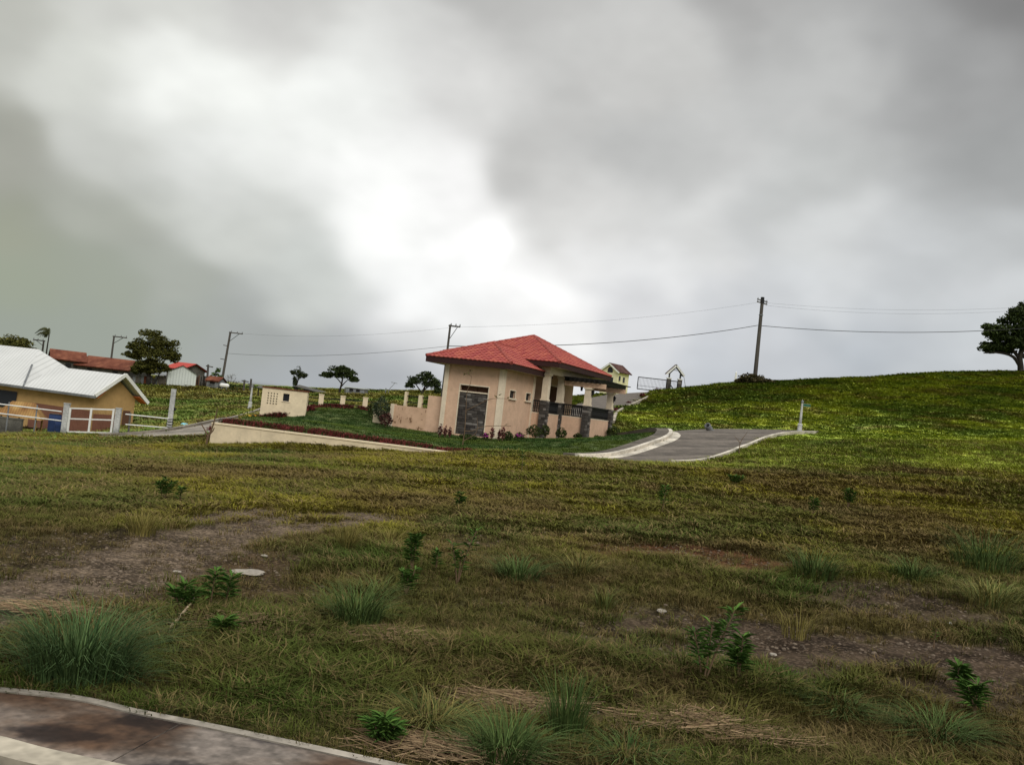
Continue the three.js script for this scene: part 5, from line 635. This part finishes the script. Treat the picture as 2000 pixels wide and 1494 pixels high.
{
  const C0 = [0.05, 0.014, 0.016], C1 = [0.13, 0.04, 0.035], Gr0 = [0.02, 0.032, 0.010], Gr1 = [0.055, 0.07, 0.02], MG = [0.26, 0.03, 0.18];
  for (const [l, px, py, h, w] of [['tall maroon leafed plant at the left corner of the house', 859, 849, 26, 9], ['maroon leafed plant just left of the stone panel', 869, 849, 22, 7], ['small maroon plant touching the left edge of the stone panel', 878, 848, 22, 7], ['maroon leafed plant right of the stone panel', 960, 858, 26, 8], ['maroon plant in front of the corner pilaster', 974, 858, 22, 6], ['dark maroon plant right of the corner pilaster', 981, 858, 28, 9]]) bedPlant('maroon_plant', l, 'plant', px, py, 44.8, h, w, C0, C1, { wide: 0.25, size: 3.4, n: 90 });
  bedPlant('flowering_shrub', 'magenta flowering shrub left of the corner pilaster', 'shrub', 947, 857, 44.8, 16, 13, Gr0, Gr1, { flower: MG, n: 90 }); bedPlant('flowering_shrub', 'magenta flowering shrub below the second small window', 'shrub', 1014, 858, 46.2, 14, 20, Gr0, Gr1, { flower: MG, n: 120 });
  for (const [l, px, py, d, h, w] of [['low green shrub at the foot of the stone panel', 915, 856, 44.8, 10, 34], ['green shrub with pale flowers right of the corner', 992, 859, 45.4, 18, 20], ['bushy green shrub before the first stone pillar', 1042, 858, 48, 26, 34], ['dark green shrub against the first stone pillar', 1064, 859, 48.4, 28, 16], ['round dark shrub at the second stone pillar', 1095, 860, 50, 22, 24], ['low brown plant beside the third stone pillar', 1128, 859, 51, 12, 16], ['tiny green plants below the right terrace wall', 1165, 859, 53, 9, 30], ['large dark shrub at the far end of the terrace', 1197, 861, 54.5, 24, 28]]) bedPlant('bed_shrub', l, 'shrub', px, py, d, h, w, Gr0, Gr1, { n: 70 + w * 9 });
  bedPlant('corner_shrub', 'grey green shrub mass before the cream wall stub left of the house', 'shrub', 742, 825, 48.6, 52, 36, [0.03, 0.045, 0.024], [0.07, 0.085, 0.045], { n: 700, size: 2.6, mid: 0.62 }); bedPlant('corner_shrub', 'dark maroon hedge plant left of the peach garden wall end', 'shrub', 752, 836, 47.6, 28, 28, [0.03, 0.018, 0.014], [0.09, 0.035, 0.028], { n: 420 }); bedPlant('corner_shrub', 'dark green shrub behind the third fence post', 'shrub', 727, 815, 50.5, 30, 26, Gr0, Gr1, { n: 420 });
  for (const [l, px, py, d, h, w] of [['dark red shrub at the top of the hill road kerb by the gate', 1285, 769, 119, 11, 16], ['dark red shrub second from the gate along the hill kerb', 1255, 779, 103, 8, 14], ['dark red shrub third from the gate along the hill kerb', 1229, 788, 93, 10, 13], ['dark red shrub beside the last terrace column', 1204, 802, 76, 9, 13]]) bedPlant('red_shrub', l, 'shrub', px, py, d, h, w, [0.045, 0.012, 0.012], [0.13, 0.03, 0.03], { n: 200, size: 1.6, mid: 0.5 });
  // red leafed border planting along the retaining wall and round the lawn
  const R = rng(33), red = [], line = (a, b, n, w, hh) => { for (let i = 0; i < n; i++) { const t = R(), p = a.clone().lerp(b, t), x = p.x + (R() - 0.5) * w, z = p.z + (R() - 0.5) * w; if (fbm(x * 1.3, z * 1.3, 2) < 0.36) continue; const v = 0.5 + 0.9 * R(); red.push([x, height(x, z) - 0.02, z, hh * (0.7 + 0.7 * R()), R() * 6.28, R() < 0.72 ? [0.15 * v, 0.038 * v, 0.035 * v] : [0.05 * v, 0.055 * v, 0.02 * v], 1]); } };
  const wa = wallA.clone().addScaledVector(wNor, 0.9), wb = wallB.clone().addScaledVector(wNor, 0.9).addScaledVector(wDir, 0.8);
  line(wa, wb, 1500, 0.7, 1); line(at(420, 822, 46), at(505, 821, 48.3), 420, 0.5, 1.3); line(at(505, 824, 48.3), at(560, 808, 49.6), 320, 0.4, 1.5); line(at(560, 806, 49.8), at(605, 790, 51.5), 320, 0.4, 1.5); line(at(612, 795, 53.2), at(720, 805, 54), 420, 0.4, 1.2);
  scatter('red_border', 'dark red leafed border planting along the walls of the lawn', tuft(17, 12, 0.1, 0.22, 0.12, 0.035, 0.6), red, 'border plants');
}
// weeds, grass clumps and litter in the field
function clump(label, px, py, hpx, wpx, n, c0, c1, droop = 1, seed = 1, group) {
  const p = hit(px, py), s = -p.z / FPX, R = rng(seed * 13 + 5), pos = [], col = [];
  for (let i = 0; i < n; i++) {
    const a = R() * 6.283, r = wpx * s * 0.3 * Math.sqrt(R()), dir = a + (R() - 0.5) * 1.2, H = hpx * s * (0.45 + 0.6 * R()), Lh = (wpx * s * 0.5 + 0.06) * (0.15 + R() * 1.0) * (0.4 + 0.6 * droop), w = 0.003 + 0.003 * R(), bx = Math.cos(a) * r, bz = Math.sin(a) * r, cx = Math.cos(dir), cz = Math.sin(dir), v = 0.6 + 0.8 * R(), k = mix3(c0, c1, R()).map(q => q * v), seg = 5; let pr;
    for (let j = 0; j <= seg; j++) { const t = j / seg, h = H * (1.25 * t - 0.45 * droop * t * t * t), o = Lh * t * t, ww = w * (1 - t * 0.85), q = [V3(bx + cx * o + cz * ww, h - 0.04, bz + cz * o - cx * ww), V3(bx + cx * o - cz * ww, h - 0.04, bz + cz * o + cx * ww)]; if (pr) for (const m of [pr[0], pr[1], q[1], pr[0], q[1], q[0]]) { pos.push(m.x, m.y, m.z); col.push(...k); } pr = q; }
  }
  const g = new THREE.BufferGeometry(); g.setAttribute('position', new THREE.Float32BufferAttribute(pos, 3)); g.setAttribute('color', new THREE.Float32BufferAttribute(col, 3)); g.computeVertexNormals(); const m = single('grass_clump', g, M.leaf, label, 'grass clump', group ?? 'tall grass clumps in the field'); m.position.copy(p); return m;
}
const CG0 = [0.03, 0.055, 0.014], CG1 = [0.085, 0.12, 0.035], CY0 = [0.10, 0.09, 0.022], CY1 = [0.2, 0.16, 0.05], BG0 = [0.028, 0.055, 0.018], BG1 = [0.075, 0.115, 0.04];
[['large bluish green grass clump beside the pavement at lower left', 150, 1322, 165, 300, 900, BG0, BG1, 1], ['smaller green tuft at the right foot of the large clump', 235, 1330, 70, 130, 200, BG0, BG1, 1.1], ['dark green grass clump left of centre in the field', 695, 1222, 105, 150, 420, CG0, CG1, 1], ['droopy pale grass clump behind the dark clump left of centre', 735, 1165, 60, 130, 260, CY0, CG1, 1.2], ['dark green grass clump at the bottom centre edge', 985, 1492, 120, 190, 520, CG0, CG1, 1], ['tall upright grass clump at bottom centre', 1105, 1440, 135, 130, 240, CG0, CG1, 0.6], ['droopy grass clump left of the bottom centre clump', 840, 1420, 80, 200, 420, CG0, CY1, 1.3], ['wide grass clump near the right edge of the field', 1925, 1110, 95, 210, 420, CG0, CG1, 0.8], ['bright arching grass clump on the right below the wide clump', 1935, 1182, 75, 150, 380, CG1, CY1, 1.2], ['green grass clump between red soil and right bare patch', 1590, 1125, 70, 150, 360, CG0, CG1, 0.9], ['second green clump right of the red soil', 1780, 1130, 55, 130, 280, CG0, CG1, 0.9], ['green grass clump in the middle of the field', 1010, 1130, 60, 140, 360, CG0, CG1, 1], ['mixed grass clump right of the middle clump', 1130, 1120, 50, 120, 280, CG0, CY1, 1], ['yellow dry grass tuft right of the wheel track', 675, 1072, 60, 70, 200, CY0, CY1, 0.6], ['second yellow tuft right of the wheel track', 760, 1062, 40, 60, 150, CY0, CY1, 0.7], ['dry upright tuft in the right bare patch', 1555, 1240, 60, 90, 70, CY0, CY1, 0.5], ['yellow tuft above the wheel track on the left', 275, 1040, 55, 90, 200, CY0, CY1, 0.7], ['small dry tuft behind the forked weed', 1180, 1190, 55, 60, 140, CY0, CG1, 0.7], ['low green clump at the bottom right corner', 1830, 1440, 70, 200, 420, CG0, CG1, 1.1], ['leafy low clump at the right of the straw heap', 1230, 1480, 60, 160, 320, CG0, CG1, 1.2], ['small clump before the right bare patch', 1640, 1390, 55, 150, 300, CG0, CG1, 1.1]].forEach(([l, x, y, h, w, n, a, b, dr], i) => clump(l, x, y, h, w, n, a, b, dr, i + 1));
function weed(label, px, py, hpx, stems, seed, opt = {}) { // stems [dx, top fraction, lean]; whorls of narrow leaves near the tops
  const p = hit(px, py), s = -p.z / FPX, o = thing('weed', label, 'weed', p, 0, 'leafy weeds in the field'), R = rng(seed + 100), pos = [], col = [], c0 = opt.c0 ?? [0.035, 0.08, 0.015], c1 = opt.c1 ?? [0.085, 0.15, 0.03];
  for (const [dx, f, lean] of stems) {
    const H = hpx * s * f * 1.25, top = V3((dx + lean) * s, H, (R() - 0.5) * 0.05), st = tube([V3(0, -0.05, 0), V3(dx * 0.6 * s, H * 0.45, 0), top], 0.009 * (opt.thick ?? 1), 0.004, 5, 6); part(o, 'stem', st, M.twig);
    const n = Math.round((opt.n ?? 46) * 1.5); for (let i = 0; i < n; i++) { const t = 0.35 + 0.65 * Math.pow(R(), 0.7), b = V3(0, 0, 0).lerp(V3(dx * 0.6 * s, H * 0.45, 0), Math.min(1, t * 2)); const q = t < 0.5 ? b : V3(dx * 0.6 * s, H * 0.45, 0).lerp(top, (t - 0.5) * 2), a = R() * 6.283, up = 0.25 + 0.7 * t * R(), L = (opt.leaf ?? 0.13) * (0.6 + 0.6 * R()), d = V3(Math.cos(a), up, Math.sin(a)).normalize(), w = V3(-Math.sin(a), 0, Math.cos(a)).multiplyScalar(L * 0.1), m = q.clone().addScaledVector(d, L * 0.5), e = q.clone().addScaledVector(d, L).add(V3(0, -L * 0.2, 0)), v = 0.65 + 0.7 * R(), k = mix3(c0, c1, R()).map(z => z * v); for (const g of [q, m.clone().add(w), e, q, e, m.clone().sub(w)]) { pos.push(g.x, g.y, g.z); col.push(...k); } }
  }
  const g = new THREE.BufferGeometry(); g.setAttribute('position', new THREE.Float32BufferAttribute(pos, 3)); g.setAttribute('color', new THREE.Float32BufferAttribute(col, 3)); g.computeVertexNormals(); part(o, 'leaves', g, M.leaf); return o;
}
[['forked leafy weed on the right standing before the bare patch', 1373, 1335, 125, [[-18, 0.62, -8], [8, 0.75, 0], [34, 0.95, 14]], { n: 40 }], ['short bushy weed right of the forked weed', 1443, 1330, 72, [[0, 0.95, 0], [-6, 0.6, -3]], { n: 60 }], ['leafy weed with spiky top at the wheel track', 353, 1200, 52, [[0, 0.9, 0], [14, 0.7, 6], [-14, 0.7, -6]], { n: 44, leaf: 0.12 }], ['upright weed with leafy head right of the spiky weed', 408, 1196, 66, [[2, 1, 2]], { n: 44 }], ['third upright weed of the group by the wheel track', 436, 1198, 58, [[4, 1, 3]], { n: 50 }], ['weed with dense head on bare stem left of centre', 803, 1122, 60, [[2, 1, 1], [-6, 0.9, -2]], { n: 56 }], ['low dense weed below the headed weed', 792, 1165, 42, [[-8, 0.9, -6], [8, 1, 4], [0, 0.8, 0]], { n: 40, leaf: 0.1 }], ['spindly open weed in the middle left of the field', 893, 1140, 85, [[-12, 0.7, -6], [14, 1, 12], [2, 0.6, 0]], { n: 22 }], ['small weed right of the headed weed', 850, 1120, 34, [[0, 1, 0]], { n: 30 }], ['palm like weed in the yellow grass right of centre', 1293, 1003, 42, [[2, 1, 0]], { n: 46, leaf: 0.16 }], ['dark small weed in the yellow grass', 1587, 1008, 28, [[0, 1, 0], [4, 0.8, 2]], { n: 40, leaf: 0.14 }], ['round small weed in the yellow grass at right', 1657, 992, 28, [[0, 1, 0], [-4, 0.9, -2], [5, 0.9, 2]], { n: 40, leaf: 0.14 }], ['thin upright weed near the far edge of the field', 1018, 926, 36, [[0, 1, -2]], { n: 36, leaf: 0.16 }], ['dark weed on the left beyond the wheel track', 318, 978, 36, [[0, 1, 0], [8, 0.8, 5], [-8, 0.8, -5]], { n: 40, leaf: 0.14 }], ['low weed left of the dark weed', 350, 985, 26, [[0, 1, 0]], { n: 40, leaf: 0.13 }], ['small bushy weed at the far right of the field', 1435, 948, 14, [[0, 1, 0], [8, 1, 4], [-8, 1, -4]], { n: 40, leaf: 0.16 }], ['weed at the left foot of the distant yellow band', 895, 995, 26, [[0, 1, 0], [5, 0.7, 3]], { n: 40, leaf: 0.13 }], ['leafy weed before the right edge bare patch', 1870, 1350, 38, [[0, 1, 0], [10, 0.8, 5]], { n: 50 }], ['leafy weed near the bottom right', 1905, 1400, 50, [[0, 1, 0], [-10, 0.9, -6]], { n: 50 }], ['weed left of the straw heap at the bottom', 745, 1460, 45, [[0, 1, 0], [14, 0.8, 6], [-14, 0.8, -6]], { n: 50, leaf: 0.11 }], ['single weed in the right bare patch', 1825, 1262, 26, [[0, 1, 0]], { n: 14, leaf: 0.06 }], ['low leafy weed right of the pavement edge', 430, 1245, 26, [[0, 1, 0], [8, 0.8, 4]], { n: 40 }]].forEach(([l, x, y, h, st, op], i) => weed(l, x, y, h, st, i * 3, op));
function straw(label, px, py, wpx, hpx, n, turn, seed) { const p = hit(px, py), s = -p.z / FPX, R = rng(seed), list = [], o = []; const col = [], pos = [];
  for (let i = 0; i < n; i++) { const x = (R() + R() - 1) * wpx * s * 0.5, zz = (R() + R() - 1) * hpx * 3.2 * s, a = turn + (R() - 0.5) * (R() < 0.3 ? 3 : 0.7), L = 0.12 + 0.42 * R() * R(), w = 0.0016 + 0.0026 * R(), dx = Math.cos(a) * L / 2, dz = Math.sin(a) * L / 2, X = p.x + x, Z = p.z + zz; if (Z > paveZ(X) - 0.05) continue; const y = 0.01 + 0.06 * R() * (1 - Math.abs(x) / (wpx * s)), h = (q, r) => height(q, r) - p.y + y, ey = (R() - 0.5) * 0.05, v = 0.55 + 0.8 * R(), k = mix3([0.12, 0.075, 0.04], [0.27, 0.19, 0.105], R()).map(q => q * v);
    const A = V3(x - dx, h(X - dx, Z - dz) - ey, zz - dz), B = V3(x + dx, h(X + dx, Z + dz) + ey, zz + dz), nn = V3(-dz, 0, dx).normalize().multiplyScalar(w), up = V3(0, w, 0); for (const m of [A.clone().add(nn), B.clone().add(nn), B.clone().add(up), A.clone().add(nn), B.clone().add(up), A.clone().add(up), A.clone().sub(nn), B.clone().sub(nn), B.clone().add(up), A.clone().sub(nn), B.clone().add(up), A.clone().add(up)]) { pos.push(m.x, m.y, m.z); col.push(...k); } }
  const g = new THREE.BufferGeometry(); g.setAttribute('position', new THREE.Float32BufferAttribute(pos, 3)); g.setAttribute('color', new THREE.Float32BufferAttribute(col, 3)); g.computeVertexNormals(); const m = single('cut_straw', g, M.straw, label, 'straw'); m.position.copy(p); m.userData.kind = 'stuff'; }
straw('cut dry stalks lying in a long heap at the bottom right of centre', 1400, 1428, 420, 26, 900, -0.28, 61); straw('flattened dry stalks behind the bottom centre clump', 1010, 1380, 280, 20, 520, 0.1, 62); straw('scattered dry stalks beside the large grass clump at left', 470, 1225, 320, 26, 380, -0.15, 63); straw('dry stalks in the bottom edge under the centre clumps', 880, 1475, 380, 22, 520, 0.3, 64); straw('dry stalks at the left beside the wheel track', 90, 1195, 240, 16, 260, 0.05, 65); straw('loose dry stalks left of the right bare patch', 760, 1250, 260, 26, 260, -0.5, 66);
{ // stones and litter
  const rock = (label, px, py, w, hh, m) => { const p = hit(px, py), s = -p.z / FPX, g = new THREE.IcosahedronGeometry(1, 2), q = g.attributes.position; for (let i = 0; i < q.count; i++) { const k = 0.7 + 0.5 * vn(q.getX(i) * 2 + px, q.getY(i) * 2 + q.getZ(i) * 2 + py); q.setXYZ(i, q.getX(i) * k * w * s / 2, q.getY(i) * k * hh * 0.45 * s, q.getZ(i) * k * w * s / 2.2); } g.computeVertexNormals(); const o = single('field_stone', g, m, label, 'stone', 'pale stones lying in the field'); o.position.copy(p); };
  rock('flat pale stone slab on the bare soil right of the wheel track', 482, 1117, 66, 7, M.concrete); rock('small pale stone above the flat slab', 515, 1085, 14, 5, M.concrete); rock('pale stone at the left of the flat slab', 345, 1116, 16, 4, M.concrete); rock('whitish stone on the edge of the right bare patch', 1292, 1193, 20, 8, M.concrete); rock('whitish stone in the right bare patch', 1510, 1278, 15, 6, M.concrete); rock('pale fragment at the right of the bare patch', 1857, 1218, 9, 7, M.white); rock('small stone in the middle of the field', 1078, 1148, 12, 8, M.gray); rock('pale stone beside the red soil', 940, 1025, 12, 5, M.concrete);
  const a = hit(330, 1233), b = hit(372, 1200), o = thing('broken_stick', 'pale broken stick leaning in the cut stalks at lower left', 'stick', a); part(o, 'stick', rod(V3(0, 0.02, 0), V3(b.x - a.x, 0.1, b.z - a.z), 0.014, 0.01, 6), mat([0.4, 0.3, 0.2])); part(o, 'broken_tip', rod(V3((b.x - a.x), 0.1, b.z - a.z), V3((b.x - a.x) * 1.15, 0.14, (b.z - a.z) * 1.1), 0.009, 0.003, 5), mat([0.46, 0.36, 0.25]));
}
scene.traverse(o => { if (o.isMesh) { o.castShadow = true; o.receiveShadow = true; } });
renderer.render(scene, camera);
